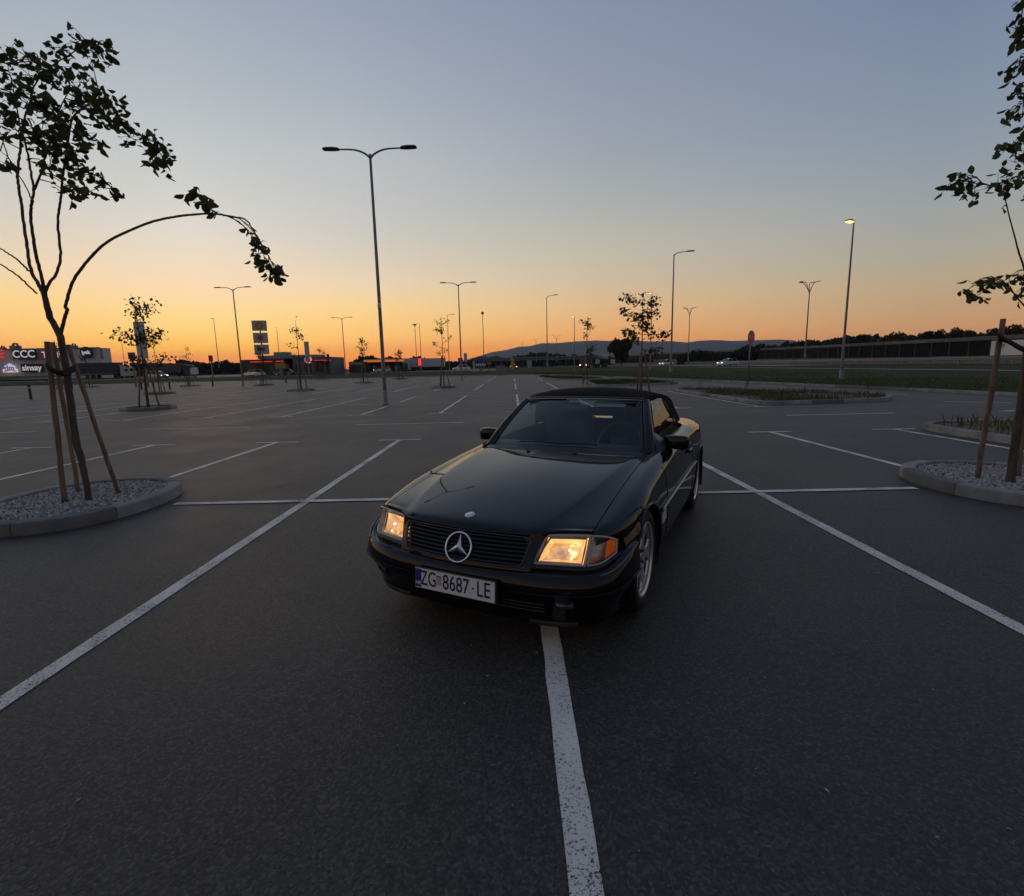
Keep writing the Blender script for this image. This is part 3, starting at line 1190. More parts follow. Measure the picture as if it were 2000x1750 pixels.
m = MB().grid(full, hood_skip)
m.f = [tuple(reversed(f)) for f in m.f]
hood = m.build('hood', M_paint, car, True)
ss = hood.modifiers.new('smooth', 'SUBSURF')
ss.levels = ss.render_levels = 3
cr = hood.data.attributes.new('crease_edge', 'FLOAT', 'EDGE')
for e in hood.data.edges:
    a, b = (hood.data.vertices[i].co for i in e.vertices)
    s = 0.0
    if a.y > .3 and b.y > .3 and abs(abs(a.x) - uc_f(min(a.y, 1.5))) < .012 and abs(abs(b.x) - uc_f(min(b.y, 1.5))) < .012:
        s = .62
    if abs(a.z - b.z) < .006 and abs(a.z - .65) < .03 and a.y < .3 and abs(a.x - b.x) > .02:
        s = .35
    cr.data[e.index].value = s
# panel gap strips beside the hood
M_gap = pmat('panel_gap', (0.002, 0.002, 0.002), 0.9)
for s in (-1, 1):
    rw = [[(s * .698, v, zs_f(v) - .006), (s * .709, v, zs_f(v) - .006)] for v in np.linspace(.28, 1.6, 40)]
    MB().grid(rw).build('panel_gap', M_gap, car)

# grille
m = MB()
m.grid([[(u, gv(u, z) + .045, z) for u in np.linspace(-.41, .41, 15)] for z in (.478, .56, .645)])
m.build('grille_backing', M_black, car)
for k in range(7):
    z = .498 + k * .0203
    hw = .382 + (z - .487) * .20
    rw = []
    for u in np.linspace(-hw, hw, 21):
        v = gv(u, z)
        rw.append([(u, v + .03, z + .004), (u, v + .004, z + .0045), (u, v, z), (u, v + .004, z - .0045), (u, v + .03, z - .004)])
    MB().grid(rw).build('grille_slat', pmat('grille_slat_black', (0.018, 0.018, 0.019), 0.3, 0, 0.5), car, True, angle=40)
fr = []
for u, z in [(-.36, .634), (-.2, .636), (0, .637), (.2, .636), (.36, .634), (.402, .628), (.408, .612), (.395, .56), (.384, .515), (.372, .494), (.35, .489), (.2, .488), (0, .488), (-.2, .488), (-.35, .489), (-.372, .494), (-.384, .515), (-.395, .56), (-.408, .612), (-.402, .628), (-.36, .634)]:
    fr.append((u, gv(u, z) - .003, z))
MB().tube(fr, .0055, 8).build('grille_frame', pmat('grille_frame_grey', (0.05, 0.05, 0.052), 0.3, 0.5), car, True)
# the three-pointed star in its ring
emb = link('star_emblem', None, car)
emb.location = (0, .040, .552)
emb.rotation_euler = (R(90 - 24), 0, 0)
ring = [(.082 * math.cos(t), .082 * math.sin(t), 0) for t in np.linspace(0, 2 * math.pi, 65)]
MB().tube(ring, .0062, 10, False).build('emblem_ring', M_chrome, emb, True)
m = MB()
for k in range(3):
    t = math.pi / 2 + k * 2 * math.pi / 3
    tip = (.079 * math.cos(t), .079 * math.sin(t), .001)
    a = (.019 * math.cos(t + math.pi / 3), .019 * math.sin(t + math.pi / 3), .001)
    b = (.019 * math.cos(t - math.pi / 3), .019 * math.sin(t - math.pi / 3), .001)
    c = (0, 0, .012)
    m.add([tip, a, b, c], [(0, 1, 3), (0, 3, 2)])
m.build('emblem_star', M_chrome, emb)
# round hood badge
bd = MB().lathe([(0.0, .006), (.022, .005), (.029, .003), (.030, 0)], 'Z', 32)
bdg = bd.build('hood_badge', pmat('badge_silver', (0.55, 0.56, 0.6), 0.25, 0.7), car, True, loc=(0, .175, .7005), rot=(R(14), 0, 0))

# headlamps ---------------------------------------------------------------------
def lamp_emission():
    m = bpy.data.materials.new('headlamp_lit_reflector')
    m.use_nodes = True
    t = m.node_tree
    b = t.nodes['Principled BSDF']
    b.inputs['Base Color'].default_value = (0.7, 0.62, 0.5, 1)
    b.inputs['Metallic'].default_value = 1.0
    b.inputs['Roughness'].default_value = 0.15
    co = nd(t, 'ShaderNodeTexCoord')
    n = nd(t, 'ShaderNodeTexNoise')
    n.inputs['Scale'].default_value = 16
    n.inputs['Detail'].default_value = 3
    t.links.new(co.outputs['Object'], n.inputs['Vector'])
    r = nd(t, 'ShaderNodeValToRGB')
    els = r.color_ramp.elements
    els[0].position, els[0].color = .28, (.42, .19, .07, 1)
    els[1].position, els[1].color = .80, (1.0, .72, .30, 1)
    e = els.new(.42)
    e.color = (.75, .34, .11, 1)
    e = els.new(.54)
    e.color = (.95, .45, .13, 1)
    t.links.new(n.outputs['Fac'], r.inputs['Fac'])
    t.links.new(r.outputs[0], b.inputs['Emission Color'])
    b.inputs['Emission Strength'].default_value = 0.9
    return m


M_reflector = lamp_emission()
M_bulb = emat('headlamp_bulb', (1.0, 0.62, 0.22), 5.0)
M_lamprim = pmat('lamp_housing_grey', (0.42, 0.40, 0.37), 0.3, 0.3)


def bilin(q, s, t):
    a, b, c, d = q
    return (1 - s) * (1 - t) * a + s * (1 - t) * b + s * t * c + (1 - s) * t * d


for sgn in (1, -1):
    hl = link('headlight', None, car)
    IB, OB, OT, IT = (Vector((sgn * x, y, z)) for x, y, z in ((.432, .098, .506), (.690, .176, .502), (.698, .252, .644), (.476, .184, .638)))
    Q = (IB, OB, OT, IT)
    nrm = (OB - IB).cross(IT - IB)
    nrm.normalize()
    if nrm.y > 0:
        nrm = -nrm
    # curved reflector bowl
    rw = []
    for t in np.linspace(.05, .95, 22):
        row = []
        for s in np.linspace(.04, .96, 26):
            p = bilin(Q, s, t)
            dep = .012 + .075 * (1 - (2 * s - 1) ** 4) * (1 - (2 * t - 1) ** 4)
            row.append(p - nrm * dep)
        rw.append(row)
    MB().grid(rw).build('reflector', M_reflector, hl, True)
    # inner frame edge and rim
    edge = [bilin(Q, s, t) for s, t in [(0, 0), (.5, 0), (1, 0), (1, .5), (1, 1), (.5, 1), (0, 1), (0, .5), (0, 0)]]
    MB().tube([p + nrm * .002 for p in edge], .008, 8).build('lamp_rim', M_lamprim, hl, True)
    ie = [bilin(Q, s, t) - nrm * .01 for s, t in [(.05, .05), (.5, .05), (.93, .05), (.93, .5), (.93, .90), (.5, .92), (.10, .92), (.05, .5), (.05, .05)]]
    MB().tube(ie, .006, 6).build('inner_frame', M_lamprim, hl, True)
    # bulbs with a small shade in front
    for s, t, r in ((.62, .52, .008), (.70, .22, .006)):
        c = bilin(Q, s, t) - nrm * .035
        m = MB()
        prof = [(r * math.sin(a), r * 1.2 * math.cos(a)) for a in np.linspace(0.05, math.pi - .05, 9)]
        m.lathe(prof, 'Y', 14)
        m.build('bulb', M_bulb, hl, True, loc=c)
    # low ribs moulded in the lens
    m = MB()
    for k in range(26):
        s = .10 + k * .033
        a, b = bilin(Q, s, .07), bilin(Q, s, .24 + .08 * math.sin(k))
        m.tube([a - nrm * .002, b - nrm * .002], .0014, 4)
    m.build('lens_rib', pmat('clear_rib', (0.8, 0.75, 0.65), 0.1, 0.0), hl)
    # outer lens
    rw = [[bilin(Q, s, t) + nrm * (.003 + .008 * math.sin(math.pi * s) * math.sin(math.pi * t)) for s in np.linspace(0, 1, 9)] for t in np.linspace(0, 1, 7)]
    MB().grid(rw).build('lens', M_lens, hl, True)
    # turn lamp wrapping round the corner
    tl = link('turn_lamp', None, car)
    B0, B1, B2 = (Vector((sgn * x, y, z)) for x, y, z in ((.702, .180, .503), (.760, .245, .506), (.812, .335, .538)))
    T0, T1, T2 = (Vector((sgn * x, y, z)) for x, y, z in ((.708, .256, .643), (.765, .292, .634), (.813, .350, .606)))
    bot, topc = crom([B0, B1, B2], 15), crom([T0, T1, T2], 15)
    rows_l, rows_b = [], []
    for t in np.linspace(0, 1, 9):
        rows_l.append([a.lerp(b, t) for a, b in zip(bot, topc)])
        rows_b.append([a.lerp(b, t) + Vector((-sgn * .012, .02, 0)) for a, b in zip(bot, topc)])
    wht = MB().grid([r[:10] for r in rows_b])
    wht.build('clear_reflector', varied('turn_clear', (0.30, 0.24, 0.22), (0.55, 0.52, 0.50), 18, 0.2, metal=0.6, stretch=(1, 1, 3), c3=(0.45, 0.09, 0.02), scale3=9), tl, True)
    amb = MB().grid([r[9:] for r in rows_b])
    amb.build('amber_reflector', M_amber, tl, True)
    MB().grid(rows_l).build('lens', M_lens, tl, True)
    eg = [p for p in rows_l[0]] + [rows_l[k][-1] for k in range(1, 9)] + list(reversed(rows_l[-1]))[1:] + [rows_l[k][0] for k in range(7, -1, -1)]
    MB().tube(eg, .006, 6).build('lamp_rim', M_lamprim, tl, True)
    # black filler under the lamps
    low = [Vector((sgn * x, y, z)) for x, y, z in ((.41, .085, .500), (.55, .130, .497), (.69, .176, .495), (.76, .243, .500), (.83, .36, .530), (.86, .45, .545))]
    pts = crom(low, 30)
    rw = [[(p.x, p.y + .05, p.z + .004), (p.x, p.y, p.z), (p.x, p.y - .004, p.z - .03), (p.x, p.y + .03, p.z - .06)] for p in pts]
    MB().grid(rw).build('lamp_filler', M_trim, car, True)
    # dark pocket behind the lamps
    rw = [[(p.x * .96, p.y + .22, zz) for p in pts] for zz in (.45, .56, .63)]
    MB().grid(rw).build('lamp_pocket', M_black, car, True)

# front bumper: one profile swept round the plan curve
plan = crom([(0, .004, 0), (.18, .007, 0), (.35, .016, 0), (.50, .034, 0), (.62, .066, 0), (.72, .112, 0), (.80, .178, 0), (.86, .27, 0), (.893, .38, 0), (.902, .47, 0), (.904, .525, 0)], 60)
rise = pch([0, .1, .2, .3, .42, .53], [0, 0, .012, .045, .078, .090])
bprof = [(.085, .462), (.055, .466), (.036, .464), (.022, .452), (.010, .430), (.003, .405), (.0, .386), (.002, .372), (.009, .362), (.014, .352), (.019, .335), (.030, .31),
         (.042, .285), (.057, .25), (.072, .215), (.079, .197), (.080, .188), (.080, .172), (.084, .160), (.10, .153), (.17, .156)]
rows = []
for i, p in enumerate(plan):
    d = (plan[min(i + 1, 59)] - plan[max(i - 1, 0)]).normalized()
    nr = Vector((-d.y, d.x, 0))
    f = rise(p.y)
    tuck = pch([0, .2, .45, .53], [0, .05, .2, .25])(p.y)
    rows.append([(p.x + nr.x * a * (1 if z > .36 else 1 + tuck), p.y + nr.y * a, z + f * max(0, min(1, (z - .33) / .12)) + (0.03 * tuck if z < .2 else 0)) for a, z in bprof])
fullb = [[(-x, y, z) for x, y, z in r] for r in reversed(rows[1:])] + rows
m = MB().grid(fullb)
bump = m.build('front_bumper', M_paint, car, True, angle=50)
for s in (-1, 1):
    rub = [(s * (p.x + .002), p.y - .003, .3665 + rise(p.y) * .32) for p in plan if p.x > .30]
    MB().tube(rub, .0035, 6).build('bumper_seam', M_gap, bump)
    rub = [(s * (r[3][0] + .003), r[3][1], r[3][2] + .004) for r in rows[34:]]
    MB().tube(rub, .0045, 6).build('bumper_strip', pmat('dark_bright_strip', (0.16, 0.16, 0.16), 0.3, 0.7), bump, True)
    # chin spoiler lip pieces
    lip = [(q[17], q[18], q[19]) for q in rows]
    sel = [k for k, p in enumerate(plan) if .39 < p.x < .71]
    rw = []
    for n_, k in enumerate(sel):
        a, b, c = (Vector(x) for x in lip[k])
        e = min(n_, len(sel) - 1 - n_) / 3.0
        o = .002 + .007 * min(1, e)
        dn = Vector((0, -o, 0))
        rw.append([((a + dn * .6).x * s, (a + dn * .6).y, a.z + .012), ((a + dn).x * s, (a + dn).y, a.z - .002), (s * b.x, b.y - o, b.z - .004), (s * c.x, c.y, c.z - .004)])
    MB().grid(rw).build('chin_lip', pmat('scuffed_lip_grey', (0.03, 0.031, 0.033), 0.45), bump, True)
    # fog lamp
    ka = [k for k, p in enumerate(plan) if p.x >= .555][0]
    kb = [k for k, p in enumerate(plan) if p.x >= .655][0]
    k0 = [Vector((s * rows[k][j][0], rows[k][j][1], rows[k][j][2])) for k, j in ((ka, 12), (kb, 12), (kb, 11), (ka, 11))]
    k0[2].z += .014
    k0[3].z += .014
    fg = link('fog_lamp', None, bump)
    off = Vector((s * .002, -.005, 0))
    MB().grid([[k0[0] + off, k0[1] + off], [k0[3] + off, k0[2] + off]]).build('fog_reflector', varied('fog_reflector', (0.12, 0.12, 0.12), (0.3, 0.3, 0.3), 30, 0.25, metal=0.7), fg)
    MB().tube([k + off * 1.4 for k in k0 + k0[:1]], .005, 6).build('fog_rim', M_black, fg, True)
    for k in range(3):
        zz = .245 + k * .025
        pts = [(s * float(np.interp(-zz, [-q[2] for q in r[9:16]], [q[0] for q in r[9:16]])), float(np.interp(-zz, [-q[2] for q in r[9:16]], [q[1] for q in r[9:16]])) - .001, zz) for r, p in zip(rows, plan) if p.x < .52]
        MB().tube(pts, .0035, 5).build('intake_bar', M_trim, bump)

# number plate
plate = link('number_plate', None, car)
plate.location = (0.0, -.020, .3555)
plate.rotation_euler = (R(90 - 3), 0, 0)
MB().box((0, 0, -.006), (.538, .128, .012), 0, .003).build('plate_holder', M_black, plate)
MB().box((0, 0, .0015), (.520, .110, .003), 0, .0012).build('plate_face', M_plate, plate)
MB().box((-.239, 0, .0035), (.040, .106, .001)).build('blue_band', M_plateblue, plate)
text('country_code', 'HR', .030, M_plate, plate, (-.239, -.030, .0045), (0, 0, 0), bold=.0004)
for body, x, sx in (('ZG', -.170, .66), ('8687', .014, .72), ('LE', .190, .74)):
    text('plate_characters', body, .122, M_ink, plate, (x, .000, .0042), (0, 0, 0), sx=sx, bold=.0006)
MB().lathe([(0, .0042), (.006, .0042)], 'Z', 12).build('plate_dot', M_ink, plate, loc=(.124, 0, 0))
sh = [(-.016, .02), (.016, .02), (.016, -.008), (.008, -.02), (0, -.024), (-.008, -.02), (-.016, -.008)]
MB().prism([(x - .098, y) for x, y in sh], .0032, .0042).build('coat_of_arms', pmat('shield_white', (.7, .68, .68), .4), plate)
ck = MB()
for i in range(5):
    for j in range(6):
        if (i + j) % 2 == 0:
            x, y = -.098 - .016 + i * .0064, .0195 - j * .0068
            if j == 5 and i in (0, 4):
                continue
            ck.add([(x, y, .0047), (x + .0064, y, .0047), (x + .0064, y - .0068, .0047), (x, y - .0068, .0047)], [(3, 2, 1, 0)])
ck.f = [tuple(reversed(f)) for f in ck.f]
ck.build('shield_checks', M_red, plate)
MB().box((-.098, .028, .0042), (.034, .009, .001)).build('shield_crown', pmat('shield_blue', (.06, .08, .18), .4), plate)
pf = [(-.26, -.056, .002), (.26, -.056, .002), (.26, .056, .002), (-.26, .056, .002), (-.26, -.056, .002)]
MB().tube(pf, .0028, 6).build('plate_rim', M_satin, plate)

# windscreen, pillars, cowl
def ws(s, t):
    """s -1..1 across, t 0..1 up"""
    ub, ut_ = .676 * s, .548 * s
    bx = Vector((ub, 1.50 + .176 * s * s, .882 - .020 * s * s))
    tx = Vector((ut_, 2.055 + .110 * s * s, 1.236 - .020 * s * s))
    p = bx.lerp(tx, t)
    b = .022 * math.sin(math.pi * t)
    return p + Vector((0, -b * .55, b * .8))


MB().grid([[ws(s, t) for s in np.linspace(-1, 1, 25)] for t in np.linspace(0, 1, 13)]).build('windscreen', M_glass, car, True)
for s in (-1, 1):
    rw = []
    for t in np.linspace(-.03, 1.03, 16):
        g0 = ws(s, min(max(t, 0), 1)) + (ws(s, 1) - ws(s, 0)) * (min(t, 0) if t < 0 else max(t - 1, 0))
        tt = min(max(t, 0), 1)
        w = .078 - .030 * tt
        a = Vector((s * (.012), -.004, .004))
        o1 = g0 + Vector((-s * .022, .004, -.001))
        rw.append([o1, g0 + Vector((0, -.012, .008)), g0 + Vector((s * w * .45, -.010, .010)), g0 + Vector((s * w * .85, .018, .004)), g0 + Vector((s * w, .05, -.010)), g0 + Vector((s * (w - .02), .075, -.02))])
    mm = MB().grid(rw)
    mm.build('windscreen_pillar', M_paint, car, True)
    seal = [ws(s * .965, t) + Vector((0, -.004, .004)) for t in np.linspace(0, 1, 16)]
    MB().tube(seal, .008, 6).build('windscreen_seal', M_trim, car, True)
MB().tube([ws(x, 1.0) + Vector((0, .006, .012)) for x in np.linspace(-1, 1, 21)], .014, 8).build('windscreen_header', M_trim, car, True)
MB().tube([ws(x, 1.0) + Vector((0, -.010, .006)) for x in np.linspace(-1, 1, 21)], .004, 6).build('header_trim', M_satin, car, True)
rw = []
for x in np.linspace(-1, 1, 25):
    b = ws(x, 0)
    hv = pch([0, .17, .34, .595, .632, .70, .76], [1.42, 1.425, 1.445, 1.505, 1.53, 1.60, 1.64])(abs(b.x))
    rw.append([b + Vector((0, .01, .002)), b + Vector((0, -.006, -.004)), Vector((b.x, hv + .006, min(zc_f(hv), .884) - .028)), Vector((b.x, hv - .02, .80))])
MB().grid(rw).build('cowl', M_trim, car, True)
for xa, xb in ((-.52, .05), (-.02, .50)):
    pts = [ws(x, .055 + .015 * math.sin((x - xa) * 5)) + Vector((0, -.018, .012)) for x in np.linspace(xa, xb, 12)]
    MB().tube(pts, .006, 6).build('wiper_blade', M_trim, car)
for x, y in ((-.178, 1.365), (.205, 1.375)):
    MB().box((x, y, zc_f(y) - .004 + .006), (.030, .022, .014), 0, .004).build('washer_nozzle', M_black, car)

# soft top
stv = [2.10, 2.2, 2.35, 2.5, 2.65, 2.8, 2.95, 3.1, 3.25, 3.36]
zcen = [1.252, 1.276, 1.296, 1.303, 1.300, 1.285, 1.250, 1.165, 1.045, .955]
ue = [.555, .580, .600, .612, .622, .630, .640, .650, .655, .655]
ze = [1.222, 1.228, 1.236, 1.238, 1.228, 1.205, 1.165, 1.085, 1.000, .945]
zf_, uf_, zef_ = pch(stv, zcen), pch(stv, ue), pch(stv, ze)
dv_ = lambda v, f: v + (.075 * f * f if v < 2.3 else .075 * f * f * max(0, 1 - (v - 2.3) / .3))
rows = []
VS = np.linspace(2.10, 3.36, 40)
SU = [0, .2, .4, .6, .76, .88, .96, 1.0]
for v in VS:
    r = []
    for f in SU:
        u = uf_(v) * f
        z = zef_(v) + (zf_(v) - zef_(v)) * (1 - f ** 2.6)
        r.append((u, dv_(v, f), z))
    rows.append(r)
full = [[(-x, y, z) for x, y, z in reversed(r[1:])] + r for r in rows]
RW0, RW1 = 26, 35
m = MB().grid(full, lambda i, j: RW0 <= i < RW1 and 3 <= j <= 10)
top_o = m.build('soft_top', M_fabric, car, True)
so = top_o.modifiers.new('thick', 'SOLIDIFY')
so.thickness = .012
so.offset = 1
rwn = [r[3:12] for r in full[RW0:RW1 + 1]]
MB().grid(rwn).build('rear_window', M_rearglass, car, True)
for s in (-1, 1):
    # rear side panel of the soft top, down to the belt line
    rw = []
    for v in np.linspace(2.60, 3.36, 20):
        t = (v - 2.60) / .76
        a = Vector((s * uf_(v), dv_(v, 1.0), zef_(v)))
        vb = 2.76 + .60 * t
        b = Vector((s * (.742 - .08 * t), vb, .912 + .012 * t))
        rw.append([a, a.lerp(b, .35) + Vector((s * .018, 0, .004)), a.lerp(b, .7) + Vector((s * .014, 0, 0)), b])
    MB().grid(rw).build('soft_top_side', M_fabric, top_o, True)
    ed = [(s * (uf_(v) + .003), dv_(v, 1.0), zef_(v) - .004) for v in np.linspace(2.12, 2.62, 14)]
    MB().tube(ed, .012, 6).build('roof_edge', M_fabric, top_o, True)
    # door window
    f0 = [ws(s, t) + Vector((s * (.066 - .02 * t), .07, -.006)) for t in np.linspace(0.02, .97, 8)]
    rt = Vector((s * .617, 2.63, 1.218))
    rb = Vector((s * .738, 2.775, .903))
    fb = Vector((s * .742, 1.80, .884))
    rw = []
    for t in np.linspace(0, 1, 8):
        fr_ = ws(s, .02 + .95 * t) + Vector((s * (.060 - .012 * t), .055, -.004))
        bk = rb.lerp(rt, t)
        row = []
        for q in np.linspace(0, 1, 12):
            p = fr_.lerp(bk, q)
            if t < .01:
                p.z = .872 + .03 * q
            if t > .99:
                p = Vector((s * uf_(2.2 + .42 * q), dv_(2.2 + .42 * q, 1), zef_(2.2 + .42 * q) - .012)) if q > .0 else p
            p.x += s * .010 * math.sin(math.pi * t)
            row.append(p)
        rw.append(row)
    MB().grid(rw).build('door_window', M_sideglass, car, True)
    MB().tube([rb, rb.lerp(rt, .5) + Vector((s * .010, 0, 0)), rt], .009, 6).build('window_frame_edge', M_satin if s > 0 else M_trim, car, True)
    # belt trim
    MB().tube([(s * (ut_f(v) - .002), v, zs_f(v) + .004) for v in np.linspace(1.74, 2.86, 24)], .007, 6).build('belt_trim', M_trim, car, True)
    # rub strip with bright insert and the gill vents behind the front wheel
    def side_u(v, z):
        pr = side_profile(v, 120)
        return min(pr, key=lambda p: abs(p.z - z)).x
    st = [(s * (side_u(v, .545 + .012 * (v - 1.2)) + .004), v, .545 + .012 * (v - 1.2)) for v in np.linspace(1.215, 2.98, 40)]
    MB().tube(st, .011, 6).build('side_moulding', M_trim, car, True)
    st2 = [(x + s * .009, y, z + .004) for x, y, z in st]
    MB().tube(st2, .0055, 6).build('moulding_insert', M_satin, car, True)
    for k in range(4):
        z = .505 - k * .020
        MB().tube([(s * (side_u(v, z) + .002), v, z + .012 * (v - 1.25)) for v in np.linspace(1.225, 1.40, 6)], .0035, 5).build('fender_vent', M_satin, car, True)
    # door shut lines and handle
    for vq in (1.47, 2.84):
        pts = [(s * (side_u(vq + .0 * z, z) + .0012), vq + .10 * max(0, z - .65) * (-1 if vq < 2 else 1), z) for z in np.linspace(.24, zs_f(vq) - .02, 20)]
        MB().tube(pts, .0022, 4).build('door_gap', M_gap, car)
    MB().box((s * (side_u(2.62, .72) + .012), 2.62, .735), (.022, .19, .030), 0, .008).build('door_handle', M_paint, car, True)
    # mirror
    mr_ = link('door_mirror', None, car)
    prof = []
    for u, ys, yb, zb, zt in ((.770, 1.915, 1.975, .872, .955), (.80, 1.895, 1.985, .862, .962), (.86, 1.888, 1.995, .852, .965), (.92, 1.90, 1.998, .848, .962), (.948, 1.925, 1.998, .852, .952), (.958, 1.955, 1.992, .866, .940)):
        ring_ = []
        for k in range(20):
            t = 2 * math.pi * k / 20
            c, q = math.cos(t), math.sin(t)
            e = .55
            ring_.append((s * u, (ys + yb) / 2 + (yb - ys) / 2 * math.copysign(abs(c) ** e, c), (zb + zt) / 2 + (zt - zb) / 2 * math.copysign(abs(q) ** e, q)))
        prof.append(ring_)
    m = MB()
    for r in prof:
        r.append(r[0])
    m.grid(prof)
    m.f.append(tuple(range((len(prof) - 1) * 21, (len(prof) - 1) * 21 + 20)))
    m.build('mirror_shell', M_paint, mr_, True)
    MB().grid([[(s * .78, 1.999, .868), (s * .945, 2.0, .864)], [(s * .78, 1.999, .955), (s * .945, 2.0, .950)]]).build('mirror_glass', M_chrome, mr_)
    m = MB()
    rw = [[(s * .712, 1.72, .862), (s * .712, 1.80, .955), (s * .70, 1.90, .985), (s * .745, 1.95, .872)],
          [(s * .765, 1.70, .835), (s * .765, 1.83, .90), (s * .765, 1.93, .93), (s * .775, 1.96, .868)],
          [(s * .800, 1.88, .872), (s * .800, 1.89, .90), (s * .800, 1.95, .92), (s * .800, 1.97, .875)]]
    m.grid(rw)
    m.build('mirror_base', M_trim, mr_, True)

# trunk lid, tail and underside
rows = []
for v in np.linspace(3.30, 4.40, 24):
    w, z = ut_f(v) - .004, zs_f(v)
    rows.append([(w * f, v + .0 * f, z + .028 * (1 - f * f)) for f in np.linspace(-1, 1, 17)])
MB().grid(rows).build('trunk_lid', M_paint, car, True)
ring_ = [(p.x, 4.45, p.z) for p in side_profile(4.45, 24)]
tail = [(-x, y, z) for x, y, z in ring_] + list(reversed(ring_))
m = MB()
m.add(tail, [tuple(range(len(tail)))])
m.build('tail_panel', M_paint, car)
for s in (-1, 1):
    MB().box((s * .46, 4.452, .66), (.24, .02, .14), 0, .008).build('tail_light', pmat('tail_light_red', (.25, .01, .01), .2), car)
m = MB().box((0, 2.1, .30), (1.24, 3.3, .26), 0, .02)
m.box((0, 2.1, .33), (1.60, 1.55, .30), 0, .02)
m.box((0, 3.95, .40), (1.15, .85, .40), 0, .02)
m.box((0, .42, .32), (1.0, .42, .22), 0, .02)
m.build('underbody', M_black, car)
MB().grid([[(x, 1.52, z) for x in (-.72, .72)] for z in (.3, .84)]).build('firewall', M_black, car)

# cabin
m = MB()
m.grid([[(x, v, z) for x in np.linspace(-.70, .70, 11)] for v, z in ((1.56, .83), (1.72, .862), (1.86, .872), (1.98, .855), (2.02, .80), (2.0, .6), (1.9, .45))])
m.build('dashboard', M_leather, car, True)
for s in (-1, 1):
    seat = link('seat', None, car)
    MB().box((s * .36, 2.42, .52), (.50, .52, .16), 0, .05).build('seat_cushion', M_leather, seat, True)
    m = MB()
    m.grid([[(s * .36 + x, 2.66 + .22 * (z - .55) + .03 * math.cos(x * 6), z) for x in np.linspace(-.25, .25, 9) * (1 if True else 1)] for z in np.linspace(.52, 1.02, 9)])
    o = m.build('seat_back', M_leather, seat, True)
    o.modifiers.new('thick', 'SOLIDIFY').thickness = .10
    MB().box((s * .36, 2.79, 1.075), (.27, .09, .15), 0, .035).build('headrest', M_leather, seat, True)
    MB().grid([[(s * .715, v, z) for v in (1.7, 2.85)] for z in (.3, .87)]).build('door_card', M_leather, car)
MB().box((0, 2.3, .50), (.22, .95, .26), 0, .03).build('centre_console', M_leather, car, True)
MB().grid([[(x, 3.0 + (z - .4) * .2, z) for x in (-.70, .70)] for z in (.3, .90)]).build('rear_bulkhead', M_leather, car)
sw = link('steering_wheel', None, car)
sw.location = (.36, 2.10, .845)
sw.rotation_euler = (R(90 - 24), 0, 0)
MB().tube([(.19 * math.cos(t), .19 * math.sin(t), 0) for t in np.linspace(0, 2 * math.pi, 41)], .013, 8, False).build('wheel_rim', pmat('steering_leather', (.03, .03, .03), .35), sw, True)
m = MB().box((0, 0, -.01), (.16, .13, .05), 0, .02)
m.box((0, -.02, -.005), (.36, .035, .02), 0, .008)
m.box((0, -.1, -.005), (.04, .17, .02), 0, .008)
m.build('wheel_hub', M_leather, sw, True)
MB().tube([(0, 0, -.02), (0, 0, -.3)], .03, 8).build('steering_column', M_leather, sw)
MB().box((0, 2.02, 1.150), (.24, .04, .075), 0, .015).build('interior_mirror', M_trim, car, True)
for s in (-1, 1):
    MB().box((s * .32, 2.13, 1.205), (.36, .12, .018), 0, .006).build('sun_visor', M_leather, car)

